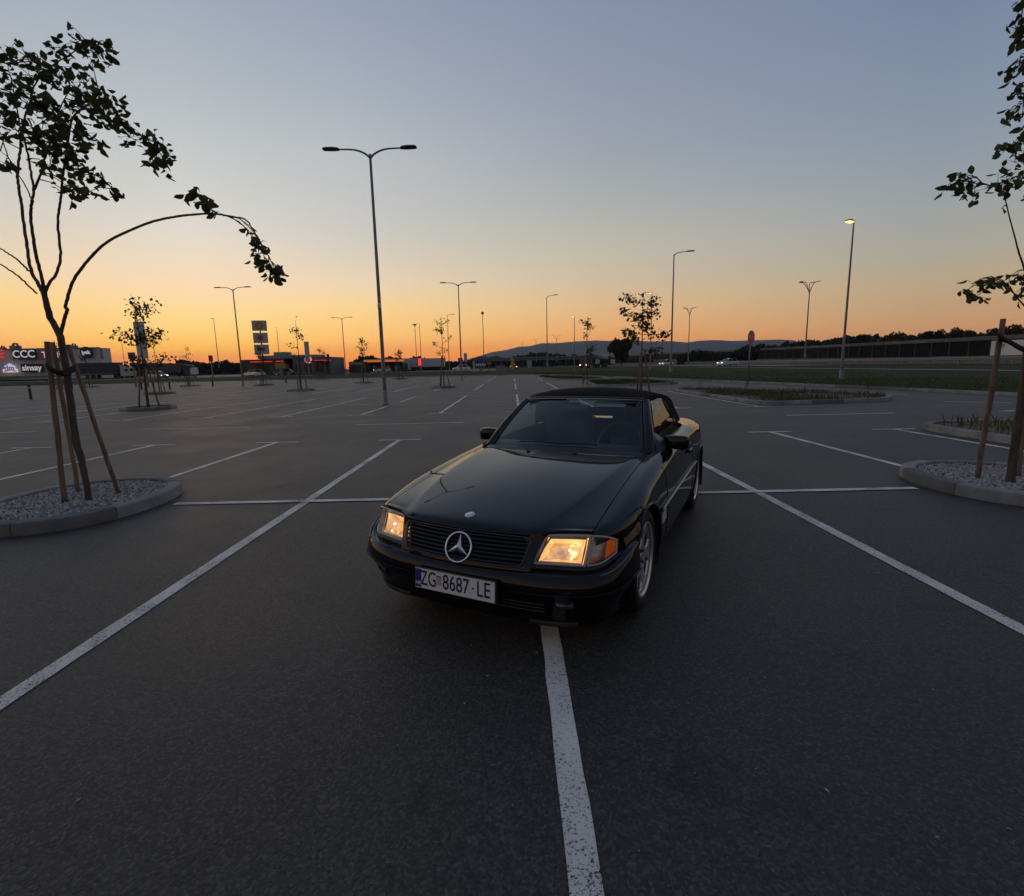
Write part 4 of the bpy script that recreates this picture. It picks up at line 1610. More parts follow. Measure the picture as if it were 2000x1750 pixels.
# wheels
def wheel(u, v, z, s, label=None):
    w = link('wheel', None, car)
    w.location = (s * u, v, z)
    w.rotation_euler = (0, 0, 0 if s > 0 else math.pi)
    MB().lathe([(.236, -.115), (.262, -.124), (.295, -.118), (.312, -.104), (.3195, -.085), (.321, -.03), (.321, .03), (.3195, .085), (.312, .104), (.295, .118), (.262, .124), (.236, .115), (.232, .10)], 'X', 64).build('tyre', M_rubber, w, True)
    gr = MB()
    for a in (-.05, -.017, .017, .05):
        gr.tube([(a, .3205 * math.cos(t), .3205 * math.sin(t)) for t in np.linspace(0, 2 * math.pi, 65)], .004, 4, False)
    gr.build('tread_groove', M_gap, w)
    rim = MB()
    rim.lathe([(.225, -.10), (.205, -.02), (.205, .06), (.214, .088), (.222, .100), (.233, .108), (.238, .113), (.236, .117), (.228, .116), (.219, .104)], 'X', 64)
    rim.build('rim', M_alloy, w, True)
    # five broad spokes, openings between them
    NA, NR = 120, 14
    rad = np.linspace(.045, .221, NR)
    dish = pch([.045, .08, .14, .19, .221], [.078, .086, .092, .096, .098])
    V, F = [], []
    for r in rad:
        for k in range(NA):
            t = 2 * math.pi * k / NA
            V.append((dish(r), r * math.cos(t), r * math.sin(t)))
    for i in range(NR - 1):
        rm = (rad[i] + rad[i + 1]) / 2
        for k in range(NA):
            t = (2 * math.pi * (k + .5) / NA) % (2 * math.pi / 5)
            d = abs(t - math.pi / 5)
            if .098 < rm < .196 and d < .30 * math.sqrt(max(0, 1 - ((rm - .147) / .052) ** 2)) + .06:
                continue
            k2 = (k + 1) % NA
            F.append((i * NA + k, i * NA + k2, (i + 1) * NA + k2, (i + 1) * NA + k))
    o = mesh('spokes', V, F, M_alloy, w, True)
    o.modifiers.new('thick', 'SOLIDIFY').thickness = -.022
    MB().lathe([(0, .09), (.028, .089), (.034, .085), (.036, .07)], 'X', 24).build('centre_cap', M_satin, w, True)
    m = MB()
    for k in range(5):
        t = 2 * math.pi * (k + .5) / 5 + math.pi / 5 * 0
        m.lathe([(0, .095), (.009, .094), (.010, .08)], 'X', 10)
        n = 30
        m.v[-n:] = [(x, y + .062 * math.cos(t), z_ + .062 * math.sin(t)) for x, y, z_ in m.v[-n:]]
    m.build('wheel_bolts', M_trim, w)
    MB().lathe([(0, .02), (.165, .02), (.165, .005), (0, .005)], 'X', 40).build('brake_disc', pmat('brake_disc_steel', (.10, .10, .10), .5, .7), w, True)
    MB().lathe([(0, -.06), (.2, -.06)], 'X', 24).build('wheel_backing', M_black, w)


for v, z, uo in ((.845, .322, .748), (3.352, .320, .742)):
    for s in (1, -1):
        wheel(uo, v, z, s)

# ------------------------------------------------------------------ trees
def leaf_meshes():
    out = []
    for k in range(5):
        rnd = random.Random(100 + k)
        L, W = 1.0, rnd.uniform(.58, .80)
        pr = [(0, 0), (.18, .30), (.34, .46), (.52, .50), (.72, .40), (.88, .20), (1.0, 0)]
        V, F = [], []
        curl, fold = rnd.uniform(-.35, .5), rnd.uniform(.1, .4)
        for x, w in pr:
            z = curl * x * x * .6
            V += [(x, -w * W, z - fold * w + rnd.uniform(-.04, .04)), (x, 0, z), (x, w * W, z - fold * w + rnd.uniform(-.04, .04))]
        for i in range(len(pr) - 1):
            a = i * 3
            F += [(a, a + 1, a + 4, a + 3), (a + 1, a + 2, a + 5, a + 4)]
        me = bpy.data.meshes.new('leaf')
        me.from_pydata(V, [], F)
        me.materials.append(M_leaf)
        me.polygons.foreach_set('use_smooth', [True] * len(F))
        out.append((me, V, F))
    return out


LEAVES = leaf_meshes()


def leaf_matrix(p, size, rnd, droop=.75):
    a = rnd.random() * 6.283
    el = -rnd.uniform(.1, droop + .5)
    q = Euler((rnd.uniform(-.9, .9), -el, a)).to_matrix().to_4x4()
    return Matrix.Translation(p) @ q @ Matrix.Scale(size, 4)


def hero_tree(name, label, base, Y, trunk, limbs, clusters, seed, stakes, extra=()):
    """trunk/limbs measured as points (px, py) + depth shift; clusters (px, py, radius px, count)"""
    rnd = random.Random(seed)
    root = empty(name, (base.x, base.y, .09), 0, label, 'tree')
    off = Vector((base.x, base.y, .09))

    def P(px, py, d=0.0):
        return at(px, py, Y + d) - off
    pts = crom([P(x, y, d) for x, y, d, r in trunk], 40)
    rr = np.interp(np.linspace(0, 1, 40), np.linspace(0, 1, len(trunk)), [t[3] for t in trunk])
    pts = [p + Vector((rnd.uniform(-.004, .004), rnd.uniform(-.004, .004), 0)) for p in pts]
    rr = [r * (1 + rnd.uniform(-.06, .06)) for r in rr]
    rr[0] *= 1.25
    pts[0].z = -.06
    MB().tube(pts, rr, 12).build('trunk', M_bark, root, True)
    skel = []
    for lb in limbs:
        p = crom([P(x, y, d) for x, y, d in lb[1]], 8 * len(lb[1]))
        r = np.linspace(lb[0][0], lb[0][1], len(p))
        p = [q + Vector((rnd.uniform(-.003, .003),) * 3) for q in p]
        MB().tube(p, [v * rnd.uniform(.95, 1.06) for v in r], 7).build('branch', M_bark if lb[0][0] > .012 else M_twig, root, True)
        skel += p
    rest, singles = MB(), []
    tw = MB()
    for px, py, r, n in clusters:
        c0 = P(px, py)
        near = min(skel, key=lambda q: (q.x - c0.x) ** 2 + (q.z - c0.z) ** 2)
        c = Vector((c0.x, near.y + rnd.uniform(-.25, .25), c0.z))
        c = at(px, py, c.y + off.y) - off
        rad = r / 140.0
        if (near - c).length < .9:
            mid = (near + c) / 2 + Vector((0, 0, .03))
            tw.tube([near, mid, c], [.006, .0045, .003], 5)
        for k in range(n):
            d = Vector([max(-1.1, min(1.1, rnd.gauss(0, g_))) for g_ in (.5, .7, .45)]) * rad
            size = rnd.uniform(.058, .105)
            singles.append((d.length, leaf_matrix(c + d, size, rnd), rnd.randrange(5)))
            if rnd.random() < .5:
                tw.tube([c, c + d], [.003, .0015], 4, False)
    tw.build('twigs', M_twig, root, True)['kind'] = 'stuff'
    rnd.shuffle(singles)
    for k, (dl, mat_, kind) in enumerate(singles):
        if k < 290:
            o = bpy.data.objects.new('leaf', LEAVES[kind][0])
            col.objects.link(o)
            o.parent = root
            o.matrix_local = mat_
        else:
            _, V, F = LEAVES[kind]
            rest.add([mat_ @ Vector(v) for v in V], F)
    if rest.v:
        rest.build('foliage', M_leaf, root, True)['kind'] = 'stuff'
    for st in stakes:
        a, b, r = st
        a, b = a - off, b - off
        n = 14
        pp = [a.lerp(b, k / (n - 1)) + Vector((rnd.uniform(-.004, .004), rnd.uniform(-.004, .004), 0)) for k in range(n)]
        MB().tube(pp, [r * rnd.uniform(.93, 1.06) * (1.08 - .12 * k / n) for k in range(n)], 12).build('support_stake', M_wood, root, True)
    for ex in extra:
        p = [q - off for q in ex]
        rw = []
        cp = crom(p, 16)
        for i, q in enumerate(cp):
            rw.append([q + Vector((0, -.006, .022)), q + Vector((0, -.010, 0)), q + Vector((0, -.006, -.022)), q + Vector((0, .004, -.02)), q + Vector((0, .004, .02)), q + Vector((0, -.006, .022))])
        MB().grid(rw).build('tie_strap', M_strap, root, True)
    return root


z1 = lambda pts: [(x / 2.917, y / 2.917) + tuple(r) for x, y, *r in pts]
TL = ground(175, 978, .09)
YL = TL.y
trunkL = [(174, 980, 0, 0.0322), (167, 935, 0, 0.0315), (160, 903, 0, 0.0322), (146, 846, 0, 0.0350), (137, 774, .02, 0.0350), (128.6, 720, .04, 0.0336), (117, 657, .06, 0.0343), (97, 617, .05, 0.0294), (86, 572, .05, 0.0266), (83, 556, .05, 0.0182)]
limbsL = [
    ((0.0187, 0.0037), [(117, 656, .06), (126, 622, .02), (131, 605, 0), (128.6, 598, 0), (137, 565, -.05), (151, 535, -.1), (185, 494, -.2), (209, 473, -.25), (236.5, 457.7, -.3), (291, 435, -.4), (332, 425, -.45), (377, 419, -.5), (421, 418, -.5), (456, 424, -.5), (478, 428.5, -.5), (493, 446, -.5), (507, 470, -.48), (518, 490, -.47), (535, 518, -.46), (546, 532, -.45)]),
    ((0.0050, 0.0025), [(411, 418, -.5), (408, 401, -.52), (394, 381, -.55), (374, 377, -.55)]),
    ((0.0187, 0.0030), z1([(245, 1670, .05), (215, 1610, .08), (175, 1530, .1), (150, 1370, .15), (120, 1150, .25), (100, 1000, .3), (115, 850, .35), (125, 740, .4), (150, 640, .4), (175, 570, .4), (200, 480, .4), (290, 380, .35), (400, 310, .3), (470, 260, .3), (560, 240, .3)])),
    ((0.0187, 0.0030), z1([(255, 1670, .05), (240, 1590, .0), (200, 1420, -.1), (175, 1250, -.15), (180, 1150, -.2), (192, 1085, -.2), (170, 950, -.2), (145, 820, -.25), (110, 700, -.25), (90, 580, -.3), (70, 480, -.3), (40, 360, -.3)])),
    ((0.0115, 0.0030), z1([(190, 1090, -.2), (230, 1000, -.28), (245, 930, -.3), (290, 800, -.35), (330, 650, -.4), (370, 560, -.4), (420, 490, -.4)])),
    ((0.0158, 0.0030), z1([(258, 1665, .05), (285, 1605, .05), (320, 1560, .1), (345, 1450, .15), (330, 1270, .2), (345, 1130, .2), (360, 980, .25), (385, 820, .25), (405, 700, .25), (440, 640, .2), (520, 590, .15), (620, 600, .1), (690, 690, .05), (760, 750, 0), (860, 800, -.05), (930, 860, -.05), (915, 945, -.05)])),
    ((0.0065, 0.0025), z1([(365, 960, .25), (470, 990, .2), (560, 1005, .2), (640, 1075, .2)])),
    ((0.0101, 0.0030), z1([(165, 1545, .1), (100, 1480, .2), (0, 1415, .3), (-120, 1340, .4), (-230, 1150, .5), (-300, 900, .5)])),
    ((0.0094, 0.0030), z1([(212, 1672, .05), (100, 1570, -.1), (0, 1505, -.2), (-150, 1400, -.4), (-330, 1200, -.5), (-420, 950, -.6)])),
    ((0.0072, 0.0025), z1([(100, 1000, .3), (40, 880, .4), (0, 750, .5), (-80, 600, .5), (-160, 420, .5)])),
    ((0.0065, 0.0025), z1([(190, 1150, -.2), (110, 1000, -.1), (50, 900, 0), (0, 860, 0)])),
]
cl1 = [(-150, 330, 80, 14), (-220, 560, 90, 16), (-120, 760, 80, 14), (-300, 850, 80, 12), (-60, 480, 60, 10), (-40, 620, 60, 9),
       (40, 310, 50, 7), (150, 320, 60, 9), (230, 350, 40, 6), (290, 270, 30, 4), (350, 280, 40, 7), (430, 240, 50, 9), (500, 240, 55, 10), (560, 300, 50, 8), (610, 255, 35, 7), (520, 345, 35, 4), (440, 385, 35, 4),
       (20, 400, 40, 6), (90, 430, 40, 6), (170, 430, 30, 4), (270, 430, 45, 8), (340, 440, 45, 8), (330, 380, 40, 5), (410, 470, 50, 8), (30, 470, 40, 4),
       (110, 540, 60, 10), (190, 550, 60, 10), (240, 580, 40, 6), (440, 510, 50, 10), (540, 540, 60, 14), (630, 580, 55, 14), (590, 610, 60, 12), (500, 600, 60, 12), (390, 610, 60, 11), (300, 630, 55, 10), (240, 620, 40, 6), (650, 650, 40, 9), (640, 685, 30, 5),
       (80, 670, 55, 9), (10, 680, 30, 4), (250, 690, 50, 9), (340, 680, 40, 7), (430, 690, 30, 5), (180, 730, 35, 6), (330, 740, 40, 7), (50, 755, 40, 6), (450, 760, 40, 7), (520, 780, 45, 9),
       (190, 810, 55, 10), (270, 810, 60, 14), (350, 820, 60, 13), (430, 860, 45, 8), (300, 870, 60, 12), (250, 770, 50, 9), (390, 890, 50, 8), (430, 930, 40, 6), (290, 950, 45, 8), (320, 970, 30, 4), (30, 930, 40, 6), (225, 945, 30, 4),
       (590, 695, 15, 2), (700, 710, 35, 7), (740, 780, 45, 9), (820, 780, 50, 10), (890, 810, 45, 9), (935, 855, 45, 10), (880, 870, 35, 6), (905, 935, 40, 8), (870, 930, 20, 3),
       (460, 990, 35, 6), (530, 995, 40, 8), (590, 1035, 45, 9), (640, 1075, 35, 6), (450, 1075, 50, 8), (380, 1095, 30, 4), (510, 1090, 30, 4), (390, 1065, 20, 2),
       (1105, 1105, 32, 6), (1150, 1125, 28, 5), (1180, 1165, 28, 5), (1210, 1200, 24, 4), (1435, 1295, 10, 1), (1435, 1330, 26, 4), (1460, 1375, 34, 7), (1495, 1395, 20, 3), (1475, 1445, 38, 7), (1510, 1495, 42, 9), (1560, 1530, 42, 9), (1595, 1565, 30, 5), (1540, 1570, 16, 2)]
clL = [(x / 2.917, y / 2.917, r / 2.917, int(n * 1.75 + .5)) for x, y, r, n in cl1]
stL = [(ground(127, 989, .05), at(92, 667, YL - .12), .026), (ground(155, 969, .05), at(103, 668, YL + .3), .023), (ground(234, 971, .05), at(133, 673, YL + .12), .023)]
strL = [[at(90, 712, YL - .18), at(104, 722, YL - .17), at(126, 727, YL - .1), at(145, 716, YL), at(150, 712, YL + .1)],
        [at(92, 716, YL - .16), at(110, 728, YL - .13), at(128, 731, YL - .1), at(147, 722, YL)]]
hero_tree('linden_tree', 'tall young tree with one long arching branch, tied to stakes in the left gravel island', TL, YL, trunkL, limbsL, clL, 21, stL, strL)

z7 = lambda pts: [(1700 + x / 2.733, y / 2.733) + tuple(r) for x, y, *r in pts]
TR_ = ground(1972, 944, .09)
YR = TR_.y
trunkR = [(1972, 948, 0, 0.0426), (1981, 880, 0, 0.0410), (1993, 800, 0, 0.0395), (2006, 700, .03, 0.0380), (2020, 610, .05, 0.0410), (2035, 520, .05, 0.0380)]
limbsR = [
    ((0.0108, 0.0037), [(2022, 600, .05), (2010, 560, 0), (2000, 523, -.05), (1989, 490, -.08), (1981.7, 461, -.1), (1972.6, 428, -.1), (1963, 388, -.1), (1956, 378, -.1)]),
    ((0.0058, 0.0025), [(1963, 385, -.1), (1945, 366, -.15), (1905, 358, -.2), (1865, 352, -.2), (1848, 366, -.2)]),
    ((0.0065, 0.0025), [(1966, 380, -.1), (1978, 362, -.1), (2005, 345, 0), (2030, 330, 0)]),
    ((0.0086, 0.0025), [(2024, 625, .05), (2000, 597, -.1), (1978, 571, -.2), (1956, 549, -.25), (1920, 543, -.3), (1891, 566, -.3)]),
    ((0.0288, 0.0060), [(2035, 525, .05), (2050, 420, .1), (2045, 300, .1), (2040, 180, .1), (2030, 60, .1), (2028, -40, .1)]),
    ((0.0216, 0.0045), [(2038, 515, .05), (2090, 400, 0), (2130, 260, -.1), (2150, 100, -.1)]),
    ((0.0072, 0.0025), [(2045, 280, .1), (2015, 275, 0), (1985, 280, -.1), (1945, 297, -.15)]),
    ((0.0072, 0.0025), [(2040, 200, .1), (2010, 195, 0), (1985, 210, -.1), (1968, 220, -.1)]),
    ((0.0072, 0.0025), [(2042, 150, .1), (2010, 130, 0), (1990, 128, 0), (1972, 142, 0)]),
    ((0.0072, 0.0025), [(2038, 80, .1), (2010, 60, 0), (1992, 55, 0), (1980, 65, 0)]),
]
cl7 = [(815, 15, 25, 4), (780, 155, 30, 7), (805, 200, 25, 5), (800, 130, 25, 4), (800, 320, 35, 8), (770, 385, 35, 8), (810, 370, 30, 6), (800, 490, 30, 8), (775, 500, 20, 3), (740, 595, 28, 6), (775, 580, 26, 5), (812, 600, 15, 3), (815, 670, 15, 3),
       (790, 750, 35, 8), (740, 790, 38, 8), (690, 810, 22, 4), (815, 830, 30, 7), (770, 865, 32, 7), (475, 940, 24, 5), (520, 935, 26, 6), (430, 990, 26, 5), (475, 980, 26, 6), (520, 1035, 22, 4), (560, 1000, 34, 7), (620, 1005, 30, 6), (680, 980, 36, 9), (730, 960, 34, 9), (790, 955, 36, 9), (715, 1000, 24, 5), (820, 930, 30, 6),
       (700, 1115, 8, 1), (520, 1545, 24, 6), (560, 1585, 24, 6), (545, 1515, 14, 2), (595, 1485, 10, 1), (625, 1515, 22, 5), (592, 1535, 10, 1), (668, 1495, 22, 4), (720, 1525, 20, 4), (745, 1480, 22, 5), (775, 1470, 26, 6), (800, 1545, 24, 5), (815, 1470, 18, 3)]
clR = [(1700 + x / 2.733, y / 2.733, r / 2.733 * 1.1, int(n * 1.2 + .5)) for x, y, r, n in cl7]
clR += [(x, y, 26, 12) for x, y in ((2040, 40), (2030, 120), (2060, 200), (2030, 250), (2060, 330), (2110, 150), (2130, 260), (2090, 400), (2040, 380), (2030, 560), (2150, 60))]
stR = [(ground(1907, 941, .05), at(1960, 623, YR - .1), .026), (ground(1988, 938, .05), at(2012, 640, YR + .35), .024), (ground(2040, 965, .05), at(2046, 640, YR - .2), .024)]
strR = [[at(1950, 655, YR - .15), at(1962, 662, YR - .16), at(1980, 672, YR - .12), at(2004, 684, YR - .08), at(2020, 688, YR)],
        [at(1951, 662, YR - .14), at(1970, 668, YR - .12), at(1990, 680, YR - .1), at(2015, 690, YR)]]
hero_tree('linden_tree', 'staked tree cut by the right edge of the picture, leaves hanging into the sky', TR_, YR, trunkR, limbsR, clR, 33, stR, strR)


def young_tree(label, X, Y, h, spread, seed, dens=1.0, stakes=True, zb=.09, shape=None, island=True, lean=0.0, rise=(.5, 1.1), group='young staked trees in the car park', leafmat=None, stakeh=.42):
    rnd = random.Random(seed)
    t = empty('young_tree', (X, Y, zb), 0, label, 'tree', group)
    hb = h * rnd.uniform(.40, .48)
    tp = [Vector((0, 0, -.1)), Vector((lean * .2, 0, hb * .5)), Vector((lean * .5, .02, hb)), Vector((lean, 0, h * .78)), Vector((lean * 1.1, 0, h * .96))]
    pts = crom(tp, 22)
    MB().tube(pts, list(np.linspace(.045, .008, 22)), 7).build('trunk', M_bark, t, True)
    br, lf = MB(), MB()
    arms = shape or [(rnd.random() * 6.283, rnd.uniform(.45, .9), rnd.uniform(.5, 1.0)) for _ in range(9)]
    for a, f0, ln in arms:
        s = pts[min(21, int(f0 * 21))]
        L = spread * ln * (1.25 - f0 * .55)
        e = s + Vector((math.cos(a) * L, math.sin(a) * L, L * rnd.uniform(*rise)))
        m_ = s.lerp(e, .5) + Vector((0, 0, -.08 * L))
        q = crom([s, m_, e], 7)
        br.tube(q, list(np.linspace(.016, .005, 7)), 5)
        for k in range(int(30 * dens)):
            f = .3 + .7 * rnd.random() ** .6
            c = q[min(6, int(f * 6))] + Vector((rnd.gauss(0, .12), rnd.gauss(0, .12), rnd.gauss(-.02, .09))) * (spread / .9)
            _, V, F = LEAVES[rnd.randrange(5)]
            M4 = leaf_matrix(c, rnd.uniform(.10, .18), rnd)
            lf.add([M4 @ Vector(v) for v in (V[0], V[3], V[9], V[18], V[11], V[5])], [(0, 1, 2, 3, 4, 5)])
    for k in range(int(26 * dens)):
        c = pts[rnd.randrange(14, 22)] + Vector((rnd.gauss(0, .16), rnd.gauss(0, .16), rnd.gauss(.05, .1)))
        _, V, F = LEAVES[rnd.randrange(5)]
        M4 = leaf_matrix(c, rnd.uniform(.10, .17), rnd)
        lf.add([M4 @ Vector(v) for v in (V[0], V[3], V[9], V[18], V[11], V[5])], [(0, 1, 2, 3, 4, 5)])
    br.build('branches', M_bark, t, True)
    lf.build('crown', leafmat or M_leaf_far, t)
    if stakes:
        for k in range(3):
            a = rnd.uniform(-.3, .3) + k * 2.094
            p0, p1 = Vector((math.cos(a) * .42, math.sin(a) * .42, -.05)), Vector((math.cos(a) * .12, math.sin(a) * .12, h * stakeh))
            MB().tube([p0, p1], [.035, .032], 7).build('support_stake', M_wood, t, True)
        zt = h * stakeh - .2
        MB().tube([(.14 * math.cos(q), .14 * math.sin(q), zt) for q in np.linspace(0, 6.283, 13)], .015, 4, False).build('tie_strap', M_strap, t)
    return t


GX = lambda k: X0 + k * SW
TREES = [
    ('dark leafy staked tree, before the white totem board at left', GX(-6), 21.95, 4.8, 1.35, 1, 1.9, True),
    ('sparse staked tree left of the nearest double lamp, far row', GX(-6), 38.05, 5.3, .95, 2, .55, True),
    ('thin staked tree with drooping twigs just left of the second double lamp', GX(-2), 38.05, 5.3, .95, 3, .6, True),
    ('dark staked tree with spreading arms above the soft top', GX(2), 21.95, 4.45, .95, 4, 2.3, False),
    ('slim staked tree left of the one above the soft top', GX(2), 38.05, 5.0, .85, 5, .9, False),
    ('small staked tree right of the fast-food building', GX(-6), 54.15, 4.9, .95, 6, .8, True),
    ('bushy staked tree in front of the three-panel pole sign', GX(-10), 54.15, 3.6, .9, 7, 1.3, True),
    ('reddish thin tree by the far left cars', -36.5, 57.5, 4.6, 1.0, 8, .6, True),
    ('small sparse tree behind the thin one, near the white totem', -29.2, 78.0, 5.3, 1.0, 9, .6, True),
    ('small dark tree by the fuel canopy', -15.6, 70.3, 4.0, .75, 10, 1.0, True),
    ('thin tree in front of the retail hall, right of the round sign', -52.5, 63.0, 4.2, .9, 11, .8, True),
    ('tree top standing behind the stakes of the big left tree', -51.5, 58.0, 5.6, .95, 12, .8, True),
    ('second thin tree just right of the white totem on the left', -26.5, 38.05, 4.4, .85, 13, .5, True),
]
for lb, X, Y, h, sp, sd, dn, isl in TREES:
    young_tree(lb, X, Y, h, sp, sd, dn, shape=[(.1, .62, 1.35), (3.2, .72, 1.2), (2.9, .86, 1.15), (.3, .8, .85), (3.6, .6, .8), (5.9, .55, .9), (1.6, .75, .6), (4.7, .7, .6), (0, .9, .8), (3.0, .66, 1.0)] if sd == 4 else None, rise=(.05, .55) if sd == 4 else (.25, .8) if sd in (1, 7) else (.5, 1.1))
    if isl:
        gravel_island(X, Y, .95, 1.1, ' '.join(('low kerbed island under the ' + lb.split(',')[0].replace('staked ', '')).split()[:15]), False, sd)
    elif Y < 30:
        gravel_island(X, Y, .9, 1.1, 'low kerbed island hidden behind the roadster roof', False, sd)

# ------------------------------------------------------------------ street lamps
def mast(t, h, r0, r1, z0=0.0):
    n = 10
    MB().tube([(0, 0, z0 - .1 + (h + .1) * k / n) for k in range(n + 1)], [r0 + (r1 - r0) * k / n for k in range(n + 1)], 12).build('pole', M_galv, t, True)
    MB().lathe([(r0 + .09, .0), (r0 + .09, .03), (r0 + .02, .05), (r0 + .018, .55), (r0, .6)], 'Z', 16).build('pole_base', M_galv, t, True)


def head(t, p, d, L=.62, lit=None, w=.15):
    """flat luminaire: p = inner end, d = outward direction"""
    d = Vector(d).normalized()
    s = Vector((-d.y, d.x, 0))
    rows_ = []
    for f, hw, hh in ((0, .35, .035), (.12, .7, .05), (.4, 1.0, .055), (.85, .95, .045), (1.0, .7, .02)):
        c = Vector(p) + d * L * f
        rows_.append([c + s * w * hw + Vector((0, 0, -.01)), c + s * w * hw * .8 + Vector((0, 0, hh)), c - s * w * hw * .8 + Vector((0, 0, hh)), c - s * w * hw + Vector((0, 0, -.01)), c - s * w * hw * .8 + Vector((0, 0, -.03)), c + s * w * hw * .8 + Vector((0, 0, -.03)), c + s * w * hw + Vector((0, 0, -.01))])
    m = MB().grid(rows_)
    m.f += [tuple(range(6)), tuple(4 * 7 + k for k in range(5, -1, -1))]
    hd = m.build('lamp_head', M_lampdark, t, True, angle=40)
    if lit:
        c = Vector(p) + d * L * .55 + Vector((0, 0, -.05))
        a, b = d * L * .36, s * w * .85
        m = MB()
        m.add([c + a + b, c + a - b, c - a - b, c - a + b, c + a * .8 + b * .8 - Vector((0, 0, .07)), c + a * .8 - b * .8 - Vector((0, 0, .07)), c - a * .8 - b * .8 - Vector((0, 0, .07)), c - a * .8 + b * .8 - Vector((0, 0, .07))],
              [(0, 1, 5, 4), (1, 2, 6, 5), (2, 3, 7, 6), (3, 0, 4, 7), (4, 5, 6, 7)])
        m.build('glowing_diffuser', lit, hd)


def double_lamp(label, X, Y, h, z=0.0, arm=1.27, rz=0.0, box=False, group='double-armed car park lamps'):
    t = empty('double_arm_lamp', (X, Y, z), rz, label, 'street lamp', group)
    mast(t, h, .085, .05)
    for s in (-1, 1):
        pts = crom([(0, 0, h - .15), (s * .22, 0, h + .03), (s * .62, 0, h + .17), (s * arm, 0, h + .20)], 14)
        MB().tube(pts, list(np.linspace(.045, .028, 14)), 8).build('arm', M_lamp, t, True)
        head(t, (s * (arm - .05), 0, h + .20), (s, 0, .03), .66)
    if box:
        b = MB().box((.02, -.13, h * .41), (.12, .14, .22), 0, .03)
        b.build('camera_box', M_white, t, True)
    return t


double_lamp('nearest and tallest double lamp, left of the roadster', -5.53, 21.9, 10.02, box=True)
double_lamp('double lamp at far left beside the setting sun', -28.7, 54.1, 9.9)
double_lamp('double lamp in the far row left of the roadster roof', -5.42, 54.1, 9.85)
double_lamp('distant double lamp right of the fast-food building', -29.4, 90.0, 9.9, z=.25)


def single_lamp(label, px, pyb, pyt, Y, side=1, lit=None, arm=1.2, group='single-armed road lamps', z=None, r=.09):
    b = at(px, pyb, Y)
    z = b.z if z is None else z
    h = at(px, pyt, Y).z - z
    t = empty('single_arm_lamp', (b.x, Y, z), 0, label, 'street lamp', group)
    mast(t, h, r, .045)
    if arm > .3:
        pts = crom([(0, 0, h - .1), (side * .25, 0, h + .10), (side * arm * .6, 0, h + .18), (side * arm, 0, h + .22)], 12)
        MB().tube(pts, list(np.linspace(.04, .028, 12)), 7).build('arm', M_lamp, t, True)
        head(t, (side * (arm - .05), 0, h + .22), (side, 0, .05), .7, lit)
    else:
        head(t, (side * .02, 0, h), (side, -.4, .06), .62, lit, .17)
    return t


single_lamp('glowing street lamp at right against the open sky', 1642, 745, 433, 33.8, -1, M_lamp_on, .1, z=.16)
single_lamp('tall unlit lamp with bent arm right of the staked tree', 1310, 727, 497, 45.5, 1, None, 1.1)
single_lamp('lit lamp rising behind the staked tree above the roof', 1270, 722, 572, 68.0, -1, M_lamp_on, .1)
single_lamp('small lit lamp on the exit road left of the slim tree', 1122, 724, 618, 95, -1, M_lamp_on, .1)
single_lamp('unlit bent-arm lamp straight above the windscreen', 1069, 716, 580, 73, 1, None, .95)
single_lamp('unlit bent-arm lamp half hidden by the thin tree', 878, 724, 616, 112, 1, None, 1.0)
single_lamp('leaning thin lamp left of the three-panel sign', 428, 718, 622, 108, -1, None, .1)
single_lamp('small lit lamp beside the red price display', 824, 729, 633, 115, -1, M_lamp_on, .1)
single_lamp('thin lit lamp right of the three-panel sign', 548, 722, 640, 130, -1, M_lamp_on, .1)
single_lamp('faint far lamp with long arm left of the totem', 245, 722, 656, 150, -1, None, 2.6)
t = empty('camera_mast', (at(946, 729, 95).x, 95, .3), 0, 'slender mast topped by a dark camera dome', 'mast')
hm = at(944, 614, 95).z - .3
mast(t, hm, .09, .05)
MB().lathe([(.05, hm), (.22, hm + .05), (.26, hm + .25), (.18, hm + .45), (0, hm + .5)], 'Z', 16).build('camera_dome', M_black, t, True)
t = empty('flat_top_lamp', (at(815, 727, 120).x, 120, .4), 0, 'slim lamp with a flat disc top left of the red display', 'street lamp')
hm = at(812, 634, 120).z - .4
mast(t, hm, .09, .05)
MB().lathe([(.05, hm - .4), (.3, hm - .1), (.62, hm), (.62, hm + .08), (0, hm + .12)], 'Z', 16).build('disc_head', M_lampdark, t, True)


def y_lamp(label, px, pyb, pyt, Y, heads=2, group='far Y-shaped highway lamps'):
    b = at(px, pyb, Y)
    tp = at(px, pyt, Y)
    h = tp.z - b.z - 1.6
    t = empty('highway_lamp', (b.x, Y, b.z), 0, label, 'street lamp', group)
    mast(t, h, .12, .07)
    for s in (-1, 1):
        for k in range(heads // 2):
            o = .0 if k == 0 else -1.0 * 0 + .8
            sc_ = .56 if k == 0 else .38
            pts = crom([(0, 0, h - .1), (s * .35 * sc_, o * .3, h + .5), (s * 1.0 * sc_, o, h + 1.35), (s * 1.7 * sc_, o, h + 1.55)], 12)
            MB().tube(pts, .05, 6).build('arm', M_lamp, t, True)
            head(t, (s * 1.65 * sc_, o, h + 1.55), (s, 0, .12), .62, None, .16)
    return t


